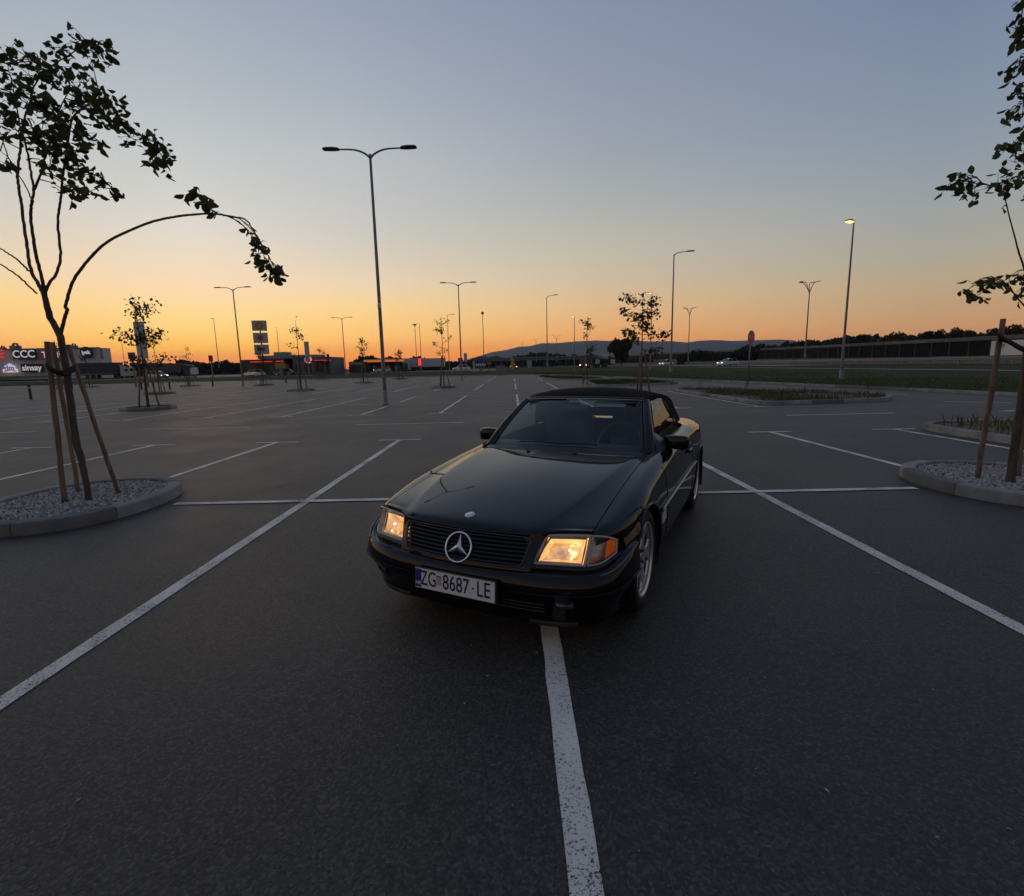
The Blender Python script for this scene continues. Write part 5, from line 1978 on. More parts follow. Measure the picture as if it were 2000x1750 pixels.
y_lamp('four-headed highway lamp at right above the noise barrier', 1572, 698, 550, 78, 4)
y_lamp('Y-shaped highway lamp just right of the tall bent lamp', 1344, 704, 601, 118, 4)
for px, pyb, pyt, Y, lb in ((1087, 706, 655, 190, 'Y-shaped highway lamp against the hill, nearest of the row over the bridge'), (1048, 707, 662, 235, 'Y-shaped highway lamp against the hill, second of the row over the bridge'),
                            (1021, 708, 667, 290, 'Y-shaped highway lamp against the hill, third of the row over the bridge'), (997, 709, 673, 350, 'Y-shaped highway lamp over the bridge, fourth of the row'), (974, 711, 678, 420, 'tiny Y-shaped highway lamp over the bridge, last of the row')):
    y_lamp(lb, px, pyb, pyt, Y)

# ------------------------------------------------------------------ highway edge: noise barrier, guard rail
XB = 88.0
zb_f = pch([40, 60, 90, 200, 300, 520], [1.05, 1.1, 1.22, 1.95, 2.9, 4.2])
M_barrier = varied('dark_noise_panel', (0.010, 0.010, 0.010), (0.018, 0.017, 0.016), 0.6, 0.8, spec=0.08)
nb = empty('noise_barrier', (XB, 60, .4), 0, 'long dark noise barrier with pale top beam along the highway at right', 'barrier')
BAY = 4.4
far_p, far_b, far_w = MB(), MB(), MB()
y = 42.0
k = 0
while y < 420:
    z0, z1_ = zb_f(y) - .4, zb_f(y + BAY) - .4
    yy = y - 60
    white = 70 < y < 94

    def slab(xa, xb, a0, a1, b0, b1):
        return [(xa, yy + .02, a0), (xb, yy + .02, a0), (xb, yy + .02, a1), (xa, yy + .02, a1), (xa, yy + BAY - .02, b0), (xb, yy + BAY - .02, b0), (xb, yy + BAY - .02, b1), (xa, yy + BAY - .02, b1)]
    fcs = [(0, 1, 2, 3), (7, 6, 5, 4), (0, 4, 5, 1), (3, 2, 6, 7), (0, 3, 7, 4), (1, 5, 6, 2)]
    P_ = MB().add(slab(-.06, .06, z0, z0 + 2.95, z1_, z1_ + 2.95), fcs)
    B_ = MB().add(slab(-.30, .12, z0 + 2.95, z0 + 3.65, z1_ + 2.95, z1_ + 3.65), fcs)
    W_ = MB().add(slab(-.5, .2, .02, z0, .02, z1_), fcs)
    if y < 200:
        P_.build('barrier_panel', M_barrier, nb)
        B_.build('top_beam', M_far_concrete, nb)
        W_.build('base_wall', M_far_concrete, nb)
        MB().box((-.14, yy, (z0 + 2.95) / 2), (.16, .16, z0 + 2.95)).build('barrier_post', pmat('barrier_post_grey', (.085, .082, .078), .7, 0, .1), nb)
    else:
        far_p.add(P_.v, P_.f)
        far_b.add(B_.v, B_.f)
        far_w.add(W_.v, W_.f)
    y += BAY
    k += 1
for nm, mm, mt in (('far_panels', far_p, M_barrier), ('far_top_beams', far_b, M_far_concrete), ('far_base_wall', far_w, M_far_concrete)):
    mm.build(nm, mt, nb)['kind'] = 'stuff'
# white hoarding in front of the barrier at the right edge
for i, (ya, yb_, lb) in enumerate(((87.8, 94.0, 'white hoarding with blue lettering before the noise barrier, behind the right stake'), (80.5, 87.3, 'second white hoarding cut by the right edge of the picture'))):
    zc_ = zb_f(90)
    t = empty('hoarding', (XB - .7, (ya + yb_) / 2, .43), 0, lb, 'billboard', 'white hoardings on the barrier')
    L = yb_ - ya
    MB().box((0, 0, zc_ - .43 + 1.35), (.12, L, 2.75)).build('board', M_white, t)
    for q in (-.4, .4):
        MB().box((.10, q * L, zc_ * .5), (.08, .1, zc_ + 1.2)).build('post', M_galv, t)
    if i == 0:
        mb = pmat('hoarding_blue', (.04, .07, .35), .5)
        text('lettering', 'CP', 1.0, mb, t, (-.07, 1.05, zc_ - .43 + 1.72), (R(90), 0, R(-90)), bold=.03)
        text('lettering', 'no', .9, mb, t, (-.07, -1.55, zc_ - .43 + 1.74), (R(90), 0, R(-90)), bold=.02)
        for q, w in ((.9, .5), (2.3, .25)):
            MB().box((-.065, q * 1.0, zc_ - .43 + (1.05 if q < 1 else 2.35)), (.01, w, .10)).build('small_print', pmat('hoarding_grey', (.3, .3, .32), .6), t)

XG = 55.2
gr_ = empty('guard_rail', (XG, 60, .42), 0, 'steel guard rail on posts along the highway at right', 'guard rail')
prof = [(0, .42), (-.05, .47), (-.05, .53), (0, .56), (0, .60), (-.05, .63), (-.05, .69), (0, .74)]
for ya, yb_ in ((30, 70), (70, 125)):
    MB().grid([[(a, yv - 60, z * 1.15) for a, z in prof] for yv in (ya + .02, yb_ - .02)]).build('rail', M_galv, gr_, False)
yv = 36.0
while yv < 125:
    MB().box((.08, yv - 60, .42), (.10, .12, .90)).build('rail_post', M_galv, gr_)
    yv += 2.3
cb = empty('median_barrier', (62, 60, .45), 0, 'low concrete barrier behind the guard rail', 'barrier')
for k in range(34):
    ya = -20 + k * 8.0
    s_ = [(-.3, 0), (-.3, .08), (-.16, .35), (-.1, .95), (.1, .95), (.16, .35), (.3, .08), (.3, 0)]
    m = MB().grid([[(a, yv, z) for a, z in s_] for yv in (ya + .03, ya + 7.97)])
    m.f += [tuple(range(8)), tuple(15 - q for q in range(8))]
    m.build('barrier_block', M_far_concrete, cb)

# ------------------------------------------------------------------ retail hall on the left
YH = 168.0
M_hall = varied('hall_cladding', (0.52, 0.52, 0.51), (0.60, 0.60, 0.59), .25, .7, c3=(0.46, 0.46, 0.45), scale3=.06)
hx0, hx1 = -235.0, at(187, 735, YH).x
hall = empty('retail_hall', ((hx0 + hx1) / 2, YH, .3), R(4), 'pale retail hall with shop signs at the far left', 'building')
HW = hx1 - hx0
hh_ = at(100, 682, YH).z
MB().box((0, 2.5, hh_ / 2), (HW, 5, hh_)).build('wall', M_hall, hall)
MB().box((0, -.12, hh_ + .06), (HW + .3, .5, .3)).build('parapet', pmat('parapet_grey', (.2, .2, .2), .6), hall)
MB().box((HW / 2 + .06, .5, hh_ * .80), (.1, .8, hh_ * .36)).build('red_corner_panel', pmat('hall_red', (.35, .03, .03), .5), hall)
for q in np.arange(-HW / 2 + 3, HW / 2, 5.6):
    MB().box((q, -.03, hh_ / 2), (.10, .06, hh_ - .2)).build('panel_joint', pmat('joint_grey', (.2, .2, .2), .7), hall)
fc = [HW / 2 - 31]
loc_x = lambda px, py: (at(px, py, YH).x - hall.location.x)


def shop_sign(name, label, px, py, wpx, hpx, bg, txt, tc_, tsize, glow=False, sx=1.0, parts=None, rnd_=False):
    c = at(px, py, YH)
    k = YH / 987.0 * 1.02
    w, h = wpx * k, hpx * k
    t = empty(name, (c.x, YH - 1.0 + (c.x - hall.location.x) * math.tan(R(4)), c.z), R(4), label, 'shop sign', 'shop signs on the retail hall')
    if bg is not None:
        if rnd_:
            MB().lathe([(0, -.2), (w / 2, -.2), (w / 2, .2), (0, .2)], 'Y', 40).build('board', bg, t)
        else:
            MB().box((0, 0, 0), (w, .4, h), 0, .08).build('board', bg, t)
    if txt:
        text('lettering', txt, tsize * k, tc_, t, (0, -.26, 0), (R(90), 0, 0), extrude=.03, bold=.05, sx=sx)
    return t, w, h, k


B_black = pmat('sign_black', (.012, .012, .012), .5)
B_red = pmat('sign_red', (.42, .02, .03), .5, emit=(.9, .04, .05), estr=.03)
shop_sign('shop_sign', 'black sign with white letters CCC on the hall', 43, 692, 42, 17, B_black, 'CCC', M_sign_glow, 19)
shop_sign('shop_sign', 'red sign partly hidden behind the left tree stakes', 94, 693, 41, 17, B_red, 'T  EP', M_sign_glow, 16)
shop_sign('shop_sign', 'wide black sign reading sinsay', 58, 718.5, 39, 15, B_black, 'sinsay', M_sign_glow, 15)
shop_sign('shop_sign', 'round black sign with small white letters at the end of the hall', 158, 688, 22, 22, B_black, 'jysk', M_sign_glow, 10, rnd_=True)
shop_sign('shop_sign', 'red letters cut by the left edge of the picture', 1, 692, 10, 17, None, 'E', emat('sign_red_letter', (.8, .02, .03), .8), 22)
t, w, h, k = shop_sign('shop_sign', 'white logo sign with blue letters and orange swoosh', 17, 719, 26, 17, None, 'dm', emat('sign_blue_letter', (.08, .08, .5), .5), 14)
poly = [(-13, -8), (13, -8), (13, -2), (9, -1), (9, 4), (4, 6), (0, 9), (-4, 6), (-8, 5), (-9, -1), (-13, -2)]
m = MB()
m.prism([(x * k, y_ * k) for x, y_ in poly], -.2, .2)
m.v = [(x, -z * 1.0, y_) for x, y_, z in m.v]
m.build('board', emat('logo_white', (.85, .85, .85), .45), t)
m = MB().grid([[(x * k, -.24, (-4.5 + 1.6 * math.sin(x * .28 + 1.2) + d) * k) for d in (-1.6, 1.2)] for x in np.linspace(-11, 11, 16)])
m.build('swoosh', emat('logo_orange', (.8, .22, .05), .5), t)
# roof units on the hall
for px, py, s_, lb in ((30, 676, 2.2, 'pale curved roof vent on the hall'), (5, 677, 1.4, 'small box unit on the hall roof at the left edge'), (100, 679, 2.0, 'box unit on the hall roof behind the stakes'), (145, 681, 1.6, 'low roof unit left of the round sign')):
    c = at(px, py, YH + 4)
    t = empty('roof_unit', (c.x, YH + 4, hh_ + .3), 0, lb, 'roof unit', 'units on the hall roof')
    MB().box((0, 0, s_ * .3), (s_, s_, s_ * .6), 0, .1).build('casing', M_galv, t)
    MB().tube([(-s_ * .3, -s_ * .1, s_ * .5), (-s_ * .1, -s_ * .1, s_ * .9), (s_ * .4, -s_ * .1, s_ * .85), (s_ * .6, -s_ * .1, s_ * .2)], s_ * .16, 8).build('duct', M_galv, t, True)
# grass bank before the hall
m = MB().grid([[(x, yv, z) for yv, z in ((112, .42), (125, 1.0), (150, 1.6), (162, 1.5))] for x in (-300, -190, -140, -128, -118)])
m.build('grass_bank', M_grassland, None, True)['kind'] = 'structure'

# ------------------------------------------------------------------ vehicles
def small_car(label, loc, rz, paint, lights=None, L=4.3, W=1.78, H=1.47, wagon=True, group='cars in the background'):
    """side profile of a hatchback extruded and narrowed towards the roof"""
    t = empty('parked_car' if not lights else 'driving_car', loc, rz, label, 'car', group)
    pm = pmat('paint_' + paint[0], paint[1], .3, .2, .5, 1.0)
    low = [(0, .32), (.02, .55), (.10, .66), (.5, .78), (1.15, .90), (1.9, .92), (3.4, .94), (4.1, .95), (4.26, .80), (4.3, .45), (4.25, .28)]
    f = L / 4.3
    rws = []
    for yv, z in low:
        w = W / 2 * (.86 if yv < .05 or yv > 4.22 else .93 if yv < .3 or yv > 4.05 else 1)
        rws.append([(-w * .6, yv * f, .22), (-w, yv * f, .30), (-w * 1.0, yv * f, min(z, .62)), (-w * .93, yv * f, z - .03), (-w * .6, yv * f, z), (w * .6, yv * f, z), (w * .93, yv * f, z - .03), (w, yv * f, min(z, .62)), (w, yv * f, .30), (w * .6, yv * f, .22)])
    m = MB().grid(rws)
    m.f += [tuple(range(10)), tuple((len(low) - 1) * 10 + q for q in range(9, -1, -1))]
    body = m.build('body', pm, t, True, angle=45)
    rb = 4.05 if wagon else 3.7
    cab = [(1.12, .90, .80), (1.75, H - .06, .60), (2.4, H, .60), (rb - .55, H - .05, .59), (rb - .1, 1.05, .70), (rb + .02, .94, .78)]
    rws = [[(-w * W / 1.78, yv * f, .88), (-(.42 * w + .03 + (.55 * w)) * W / 1.78 * .98, yv * f, z - .02), (-w * .8, yv * f, z), (w * .8, yv * f, z), ((.42 * w + .03 + (.55 * w)) * W / 1.78 * .98, yv * f, z - .02), (w * W / 1.78, yv * f, .88)] for yv, z, w in cab]
    MB().grid(rws).build('window_band', pmat('car_window_dark', (.012, .014, .016), .08, 0, .5), t, True, angle=40)
    rws = [[(-w * .84, yv * f, z + .012), (0, yv * f, z + .03), (w * .84, yv * f, z + .012)] for yv, z, w in cab[1:4]]
    MB().grid(rws).build('roof', pm, t, True)
    for s in (-1, 1):
        for (ya, za), (yb_, zb2) in (((1.15, .90), (1.78, H - .05)), ((2.55, .93), (2.5, H - .02)), ((rb - .35, .94), (rb - .6, H - .06))):
            MB().tube([(s * .80 * W / 1.78, ya * f, za), (s * .60, yb_ * f, zb2)], .035, 5).build('pillar', pm, t)
        for yv in (.80, 3.42):
            wv = link('wheel', None, t)
            wv.location = (s * (W / 2 - .10), yv * f, .31)
            MB().lathe([(.20, -.1), (.30, -.1), (.315, -.06), (.315, .06), (.30, .1), (.20, .1)], 'X', 24).build('tyre', M_rubber, wv, True)
            MB().lathe([(0, .06), (.2, .085), (.21, .1), (.21, -.1), (.2, -.085), (0, -.06)], 'X', 20).build('rim', M_alloy, wv, True)
        MB().box((s * .62, .06 * f, .64), (.34, .10, .13), 0, .03).build('headlight', lights or M_satin, t)
        MB().box((s * .66, 4.27 * f, .78), (.22, .08, .22), 0, .02).build('tail_light', pmat('tail_light_red', (.25, .01, .01), .2), t)
        MB().box((s * (W / 2 + .08), 1.35 * f, .98), (.16, .09, .12), 0, .03).build('door_mirror', pm, t)
    return t


def put(px, py, Y, z):
    p = at(px, py, Y)
    return (p.x, Y, z)


small_car('dark blue estate car with lit headlights at far left', put(322, 740, 102, .45), R(62), ('navy', (.012, .02, .05)), M_lamp_white, 4.5)
small_car('white hatchback left of the fast-food building', put(482, 736, 104, .45), R(-105), ('white', (.6, .6, .6)), None, 4.0, wagon=True)
small_car('silver car with headlights on, on the slip road at right', put(1405, 712, 104, .46), R(-72), ('silver', (.42, .43, .44)), M_lamp_white, 4.3)
small_car('white van-like car behind the silver one on the slip road', put(1291, 708, 150, .46), R(-60), ('white', (.6, .6, .6)), M_lamp_white, 4.4, H=1.7)
small_car('dark car queueing before the fast-food building', put(535, 727, 114, .45), R(-85), ('grey', (.06, .06, .065)), None, 4.3)
small_car('pale car under the fuel canopy with one headlight glowing', put(730, 722, 132, .45), R(-88), ('beige', (.4, .38, .35)), M_lamp_white, 4.4)
small_car('pale car right of the thin staked tree, before the hedge', put(883, 721, 118, .45), R(-80), ('white', (.6, .6, .6)), None, 4.2)
small_car('oncoming car with bright headlights beside the yellow totem', put(1005, 718, 150, .45), R(8), ('grey', (.06, .06, .065)), M_lamp_white, 4.2)


def truck(label, loc, rz, trailer_mat, cab_mat, L=12.0, H=3.7, tanker=False, lights=None):
    t = empty('truck', loc, rz, label, 'truck', 'trucks in the background')
    if tanker:
        MB().lathe([(0, 2.8), (.9, 2.9), (1.15, 3.2), (1.15, 10.2), (.9, 10.5), (0, 10.6)], 'Y', 24).build('tank', trailer_mat, t, True, loc=(0, 0, 2.2))
    else:
        MB().box((0, 2.9 + L / 2, 1.15 + (H - 1.15) / 2), (2.5, L, H - 1.15), 0, .06).build('trailer_box', trailer_mat, t)
    MB().box((0, 2.9 + L / 2, .95), (1.2, L, .25)).build('chassis', M_black, t)
    cb_ = [(0, .5, 1.2), (0, 1.5, 1.22), (.25, 2.4, 1.2), (.6, 3.1, 1.15), (2.3, 3.2, 1.15), (2.35, .5, 1.2)]
    m = MB()
    n = len(cb_)
    m.add([(-w, yv, z) for yv, z, w in cb_] + [(w, yv, z) for yv, z, w in cb_], [tuple(range(n)), tuple(range(2 * n - 1, n - 1, -1))] + [(i, i + n, (i + 1) % n + n, (i + 1) % n) for i in range(n)])
    m.build('cab', cab_mat, t)
    MB().box((0, .10, 2.0), (2.2, .12, .8), 0, .05).build('windscreen', pmat('car_window_dark', (.012, .014, .016), .08, 0, .5), t)
    for s in (-1, 1):
        MB().box((s * 1.2, .9, 1.95), (.06, .8, .6)).build('side_window', pmat('car_window_dark', (.012, .014, .016), .08, 0, .5), t)
        MB().box((s * .85, -.03, .75), (.4, .08, .2)).build('headlight', lights or M_satin, t)
        for yv in (1.0, 3.6, L - .2, L + 1.1):
            MB().lathe([(0, -.14), (.48, -.14), (.5, -.1), (.5, .1), (.48, .14), (0, .14)], 'X', 20).build('wheel', M_rubber, t, True, loc=(s * 1.05, yv, .5))
    return t


truck('lorry with dark blue trailer parked right of the hall', put(262, 736, 128, .5), R(96), pmat('trailer_navy', (.02, .024, .05), .5), pmat('cab_pale', (.4, .4, .4), .45), 9.0, 3.9)
truck('white box lorry behind the red price display', put(786, 722, 150, .45), R(-90), pmat('trailer_white', (.48, .46, .46), .5), M_white, 9.5, 3.6)
truck('dark tanker lorry with bright headlights coming down the exit road', put(1139, 722, 125, .45), R(-40), pmat('tank_dark', (.05, .05, .055), .35, .3), pmat('cab_dark', (.03, .03, .03), .4), 8.0, 3.4, True, M_lamp_white)
truck('dark grey lorry left of the three-panel sign', put(380, 727, 140, .45), R(88), pmat('trailer_grey', (.07, .065, .07), .5), pmat('cab_dark', (.03, .03, .03), .4), 10.0, 3.6)  # trailer and cab are dark grey in their own base colours

# ------------------------------------------------------------------ fuel station, fast-food house, signs
YS = 112.0
kS = YS / 987.0 * 1.02
M_pole = pmat('sign_pole_red', (.12, .02, .02), .5)
M_signpanel = pmat('sign_panel_white', (.42, .42, .47), .5)
b = at(517, 735, YS)
st = empty('pole_sign', (b.x, YS, .40), R(14), 'tall three-panel pole sign of the fuel station', 'sign')
zt = at(515, 626, YS).z - .4
MB().tube([(0, 0, -.2), (0, 0, zt - .3)], [.16, .13], 10).build('pole', M_pole, st, True)
pans = []
for k, (ytop, ybot) in enumerate(((626, 646), (650, 670), (673, 692))):
    z1_, z0 = at(517, ytop, YS).z - .4, at(517, ybot, YS).z - .4
    p = MB().box((0, -.25, (z0 + z1_) / 2), (25 * kS, .45, z1_ - z0), 0, .05).build('panel', M_signpanel, st)
    pans.append((z0 + z1_) / 2)
m = MB()
sh_ = [(0, -.62), (.34, -.62), (.42, -.40), (.70, -.18), (.66, .15), (.52, .42), (.28, .60), (0, .66)]
sh_ = sh_ + [(-x, y_) for x, y_ in reversed(sh_[1:-1])]
for sc_, off, mt, nm in ((1.12, -.49, pmat('logo_red', (.35, .03, .02), .5), 'logo_border'), (.92, -.51, pmat('logo_yellow', (.62, .34, .03), .5), 'logo_shell')):
    m = MB().prism([(x * sc_, y_ * sc_) for x, y_ in sh_], 0, .02)
    m.v = [(x, off - z, y_ + pans[0]) for x, y_, z in m.v]
    m.build(nm, mt, st)
red_b = pmat('logo_burger_red', (.32, .03, .04), .5)
for z, w in ((.42, .40), (.24, .60), (.06, .62), (-.12, .62), (-.30, .60), (-.46, .42)):
    MB().box((0, -.50, pans[1] + z + .1), (w * 1.9, .04, .11)).build('logo_band', red_b, st)
MB().box((0, -.50, pans[1] - .78), (.5, .03, .14)).build('arrow_mark', pmat('logo_green', (.08, .22, .06), .5), st)
MB().box((-.1, -.50, pans[2] + .2), (1.5, .03, .9)).build('logo_field', pmat('logo_dark_green', (.05, .07, .04), .5), st)
MB().box((.15, -.53, pans[2] + .45), (.8, .03, .28)).build('logo_yellow_bar', pmat('logo_yellow', (.62, .34, .03), .5), st)

YF = 124.0
fx0, fx1 = at(474, 732, YF).x, at(652, 730, YF).x
fzt = at(560, 701, YF).z
ff = empty('fast_food_house', ((fx0 + fx1) / 2, YF, .42), 0, 'brown flat-roofed fast-food house with red light strips', 'building')
FW = fx1 - fx0
fh = fzt - .42
M_brown = varied('brown_cladding', (.06, .042, .03), (.09, .065, .048), 1.2, .8)
M_fgrey = varied('grey_cladding', (.10, .10, .105), (.14, .14, .145), 1.2, .7)
MB().box((-FW * .22, 5, fh / 2), (FW * .56, 10, fh)).build('wall', M_brown, ff)
MB().box((FW * .22, 5.2, fh * .54), (FW * .50, 10.4, fh * 1.08)).build('wall', M_fgrey, ff)
MB().box((0, 3.2, fh * 1.13), (FW * .66, 5, fh * .22)).build('roof_parapet', pmat('parapet_pale', (.24, .24, .25), .6), ff)
MB().box((-FW * .10, 3.0, fh * 1.33), (FW * .14, 3, fh * .24)).build('roof_tower', pmat('parapet_pale', (.24, .24, .25), .6), ff)
M_strip = emat('red_light_strip', (.9, .06, .03), .5)
for xa, xb in ((-.40, -.16), (-.12, -.04), (.30, .48)):
    MB().box(((xa + xb) / 2 * FW, -.12, fh * .86), ((xb - xa) * FW, .2, .22)).build('light_strip', M_strip, ff)
MB().lathe([(0, -.1), (.85, -.1), (.85, .1), (0, .1)], 'Y', 28).build('round_sign', emat('pink_round_sign', (.85, .22, .24), .9), ff, False, (FW * .235, -.15, fh * .92))
for k in range(7):
    x = (-.40 + k * .125) * FW
    w_ = MB().box((x, -.03, fh * .42), (FW * .085, .10, fh * .52)).build('window', pmat('dim_window', (.03, .03, .035), .15), ff)
    MB().box((x, -.10, fh * .42), (.08, .06, fh * .52)).build('mullion', M_black, w_)
MB().box((FW * .46, -.6, fh * .62), (.5, .5, fh * 1.24)).build('chimney_pillar', pmat('pillar_dark_red', (.08, .03, .03), .6), ff)
MB().box((FW * .40, -2.0, fh * .80), (FW * .16, 4.0, .2)).build('drive_canopy', M_black, ff)
for x in (.34, .47):
    MB().tube([(FW * x, -3.8, 0), (FW * x, -3.8, fh * .8)], .12, 8).build('canopy_post', M_galv, ff)

YC = 138.0
cx0, cx1 = at(712, 712, YC).x, at(790, 712, YC).x
cn = empty('fuel_canopy', ((cx0 + cx1) / 2, YC, .43), 0, 'fuel station canopy with orange band behind the nearest double lamp', 'canopy')
zc1, zc0 = at(750, 701, YC).z - .43, at(750, 706, YC).z - .43
CW = cx1 - cx0
MB().box((0, 4, (zc1 + zc0) / 2), (CW, 9, zc1 - zc0)).build('canopy_roof', pmat('canopy_pale', (.35, .33, .32), .5), cn)
MB().box((0, -.56, zc0 + .15), (CW + .1, .12, .5)).build('orange_band', emat('canopy_orange', (.9, .2, .03), .5), cn)
for f in (-.42, -.05, .3, .46):
    MB().tube([(CW * f, 1, 0), (CW * f, 1, zc0)], .22, 8).build('canopy_column', M_galv, cn, True)
for f in (-.3, 0.05, .25):
    MB().box((CW * f, 2, .9), (.8, .6, 1.8), 0, .06).build('fuel_pump', pmat('pump_grey', (.3, .3, .3), .5), cn)
MB().box((0, 8, zc0 * .45), (CW * .8, 3, zc0 * .8)).build('kiosk', pmat('kiosk_dark', (.05, .05, .055), .5), cn)
cx0, cx1 = at(682, 716, YC - 4).x, at(710, 716, YC - 4).x
cw = empty('wash_bay', ((cx0 + cx1) / 2, YC - 4, .43), 0, 'low bay with yellow fascia left of the fuel canopy', 'shed')
z1_ = at(700, 706, YC - 4).z - .43
MB().box((0, 3, z1_ / 2), ((cx1 - cx0), 6, z1_)).build('wall', pmat('kiosk_dark', (.05, .05, .055), .5), cw)
MB().box((0, -.06, z1_ - .5), ((cx1 - cx0) + .1, .12, .7)).build('fascia', pmat('fascia_yellow', (.45, .25, .03), .5), cw)


def totem(label, px, pyb, pyt, wpx, Y, mat_, pyl=None, rz=0.0, post=.10, zb=.35, lat=None):
    b = at(px, pyb, Y)
    k = Y / 987.0 * 1.02
    zt = at(px, pyt, Y).z - zb
    zl = (at(px, pyl, Y).z - zb) if pyl else .1
    t = empty('totem_sign', (b.x, Y, zb), rz, label, 'sign')
    MB().box((0, 0, (zt + zl) / 2), (wpx * k, .28, zt - zl), 0, .03).build('board', mat_, t)
    if pyl:
        MB().box((0, .05, zl / 2), (max(post, wpx * k * .25), .18, zl + .1)).build('post', M_galv, t)
    return t, zt, zl, k


totem('white totem board behind the leafy tree at left', 287, 752, 628, 20, 60, pmat('totem_pale', (.42, .42, .44), .5), 700, R(-10), zb=.0)
totem('small square sign back left of the white totem', 266, 756, 688, 11, 60, pmat('sign_back_grey', (.12, .12, .13), .5), 701, R(15), zb=.0)
totem('tall narrow white totem right of the sparse staked tree', 604, 737, 667, 8, 92, pmat('totem_pale', (.42, .42, .44), .5), 707, R(10), zb=.25)
totem('small dark red sign beside the setting sun', 414, 722, 694, 7, 108, pmat('small_sign_red', (.25, .03, .03), .5), 706)
totem('white notice board behind the reddish tree', 381, 737, 718, 14, 100, M_white, 731)
totem('yellow menu board before the fast-food house', 549, 730, 709, 19, 112, pmat('menu_yellow', (.36, .22, .03), .5), 720)
tt, zt, zl, k = totem('red glowing price display on a mast', 821, 722, 700, 7, 110, pmat('display_dark', (.05, .01, .01), .5), 714)
for q in range(4):
    for s_ in (-.5, .5):
        MB().box((s_ * .34, -.16, zl + (q + .5) * (zt - zl) / 4), (.26, .04, (zt - zl) / 4 * .72)).build('digit', M_red_led, tt)
totem('blue square road sign by the double lamp of the far row', 900, 724, 699, 9, 84, pmat('road_sign_blue', (.05, .12, .32), .5), 707, zb=.1)
totem('white banner sign right of the far double lamp', 910, 725, 690, 6, 88, pmat('totem_pale', (.42, .42, .44), .5), 706, zb=.2)
tt, zt, zl, k = totem('blue and white advertising hoarding near the cabinet', 939, 719, 704, 20, 100, pmat('hoard_blue', (.02, .04, .16), .5), 717)
for q in range(5):
    MB().box((-.8 + q * .4, -.16, zl + .45), (.30, .03, .5), 0, .01).build('lettering', M_white, tt)
totem('narrow pale post beside the blue hoarding', 925.5, 719, 706, 3.6, 100, pmat('totem_pale', (.42, .42, .44), .5))
totem('small orange information board right of the blue hoarding', 955, 719, 707.5, 8, 104, pmat('info_orange', (.40, .16, .03), .5), 712)
totem('yellow totem beside the oncoming car', 1001, 716, 698, 5.5, 130, pmat('totem_yellow', (.50, .30, .04), .5), zb=.4)
totem('grey container-like kiosk board on the exit road', 1034, 711, 704, 9, 150, pmat('kiosk_grey', (.3, .3, .29), .5), zb=.4)
# direction chevrons on the slip road
for px, Y, lb in ((1158, 128, 'red and white chevron board on the left of the bend'), (1167, 126, 'second red and white chevron board in the bend'), (1197, 120, 'red and white chevron board right of the slim tree')):
    c = at(px, 706, Y)
    t = empty('chevron_sign', (c.x, Y, .42), 0, lb, 'road sign', 'chevron boards in the bend')
    zc_ = c.z - .42
    MB().tube([(0, .06, 0), (0, .06, zc_)], .05, 6).build('post', M_galv, t)
    MB().box((0, 0, zc_), (.95, .05, .95)).build('board', M_white, t)
    m = MB()
    m.add([(.35, -.04, zc_ + .4), (.05, -.04, zc_ + .4), (-.35, -.04, zc_), (.05, -.04, zc_ - .4), (.35, -.04, zc_ - .4), (-.02, -.04, zc_)], [(0, 1, 2, 5), (5, 2, 3, 4)])
    m.build('chevron', pmat('chevron_red', (.45, .02, .03), .5), t)

# stop sign seen nearly edge-on from behind
b = at(1461, 750, 30.5)
t = empty('stop_sign', (b.x, 30.5, 0.05), R(38), 'octagonal road sign on a tall post, seen almost edge-on', 'road sign')
h_ = at(1463, 647, 30.5).z
MB().tube([(0, 0, -.05), (0, 0, h_ - .1)], .032, 8).build('post', M_galv, t, True)
oc = [(.42 * math.cos(R(22.5 + 45 * q)), .42 * math.sin(R(22.5 + 45 * q))) for q in range(8)]
m = MB().prism(oc, 0, .012)
m.v = [(x, -.045 - z, y_ + h_ - .40) for x, y_, z in m.v]
m.build('plate', pmat('stop_red', (.42, .10, .07), .35, .1), t)
m = MB().prism([(x * .9, y_ * .9) for x, y_ in oc], 0, .004)
m.v = [(x, -.062 - z, y_ + h_ - .40) for x, y_, z in m.v]
m.build('face', pmat('stop_face', (.45, .06, .05), .3), t)
text('lettering', 'STOP', .26, M_white, t, (0, -.068, h_ - .40), (R(90), 0, 0), bold=.004)

# cabinet at the end of the lot
b = at(977, 729, 84.6)
t = empty('utility_cabinet', (b.x, 84.9, .05), 0, 'grey steel utility cabinet at the far end of the lot', 'cabinet')
MB().box((0, 0, .75), (1.45, .8, 1.45), 0, .03).build('casing', M_galv, t)
for s in (-1, 1):
    d = MB().box((s * .355, -.412, .78), (.68, .03, 1.30), 0, .01).build('door', M_galv, t)
    MB().box((s * .08, -.435, .8), (.03, .03, .16)).build('handle', M_black, d)
MB().box((0, 0, 1.50), (1.55, .9, .06), 0, .02).build('lid', M_galv, t)
MB().box((0, 0, .02), (1.3, .7, .1)).build('plinth', M_concrete, t)

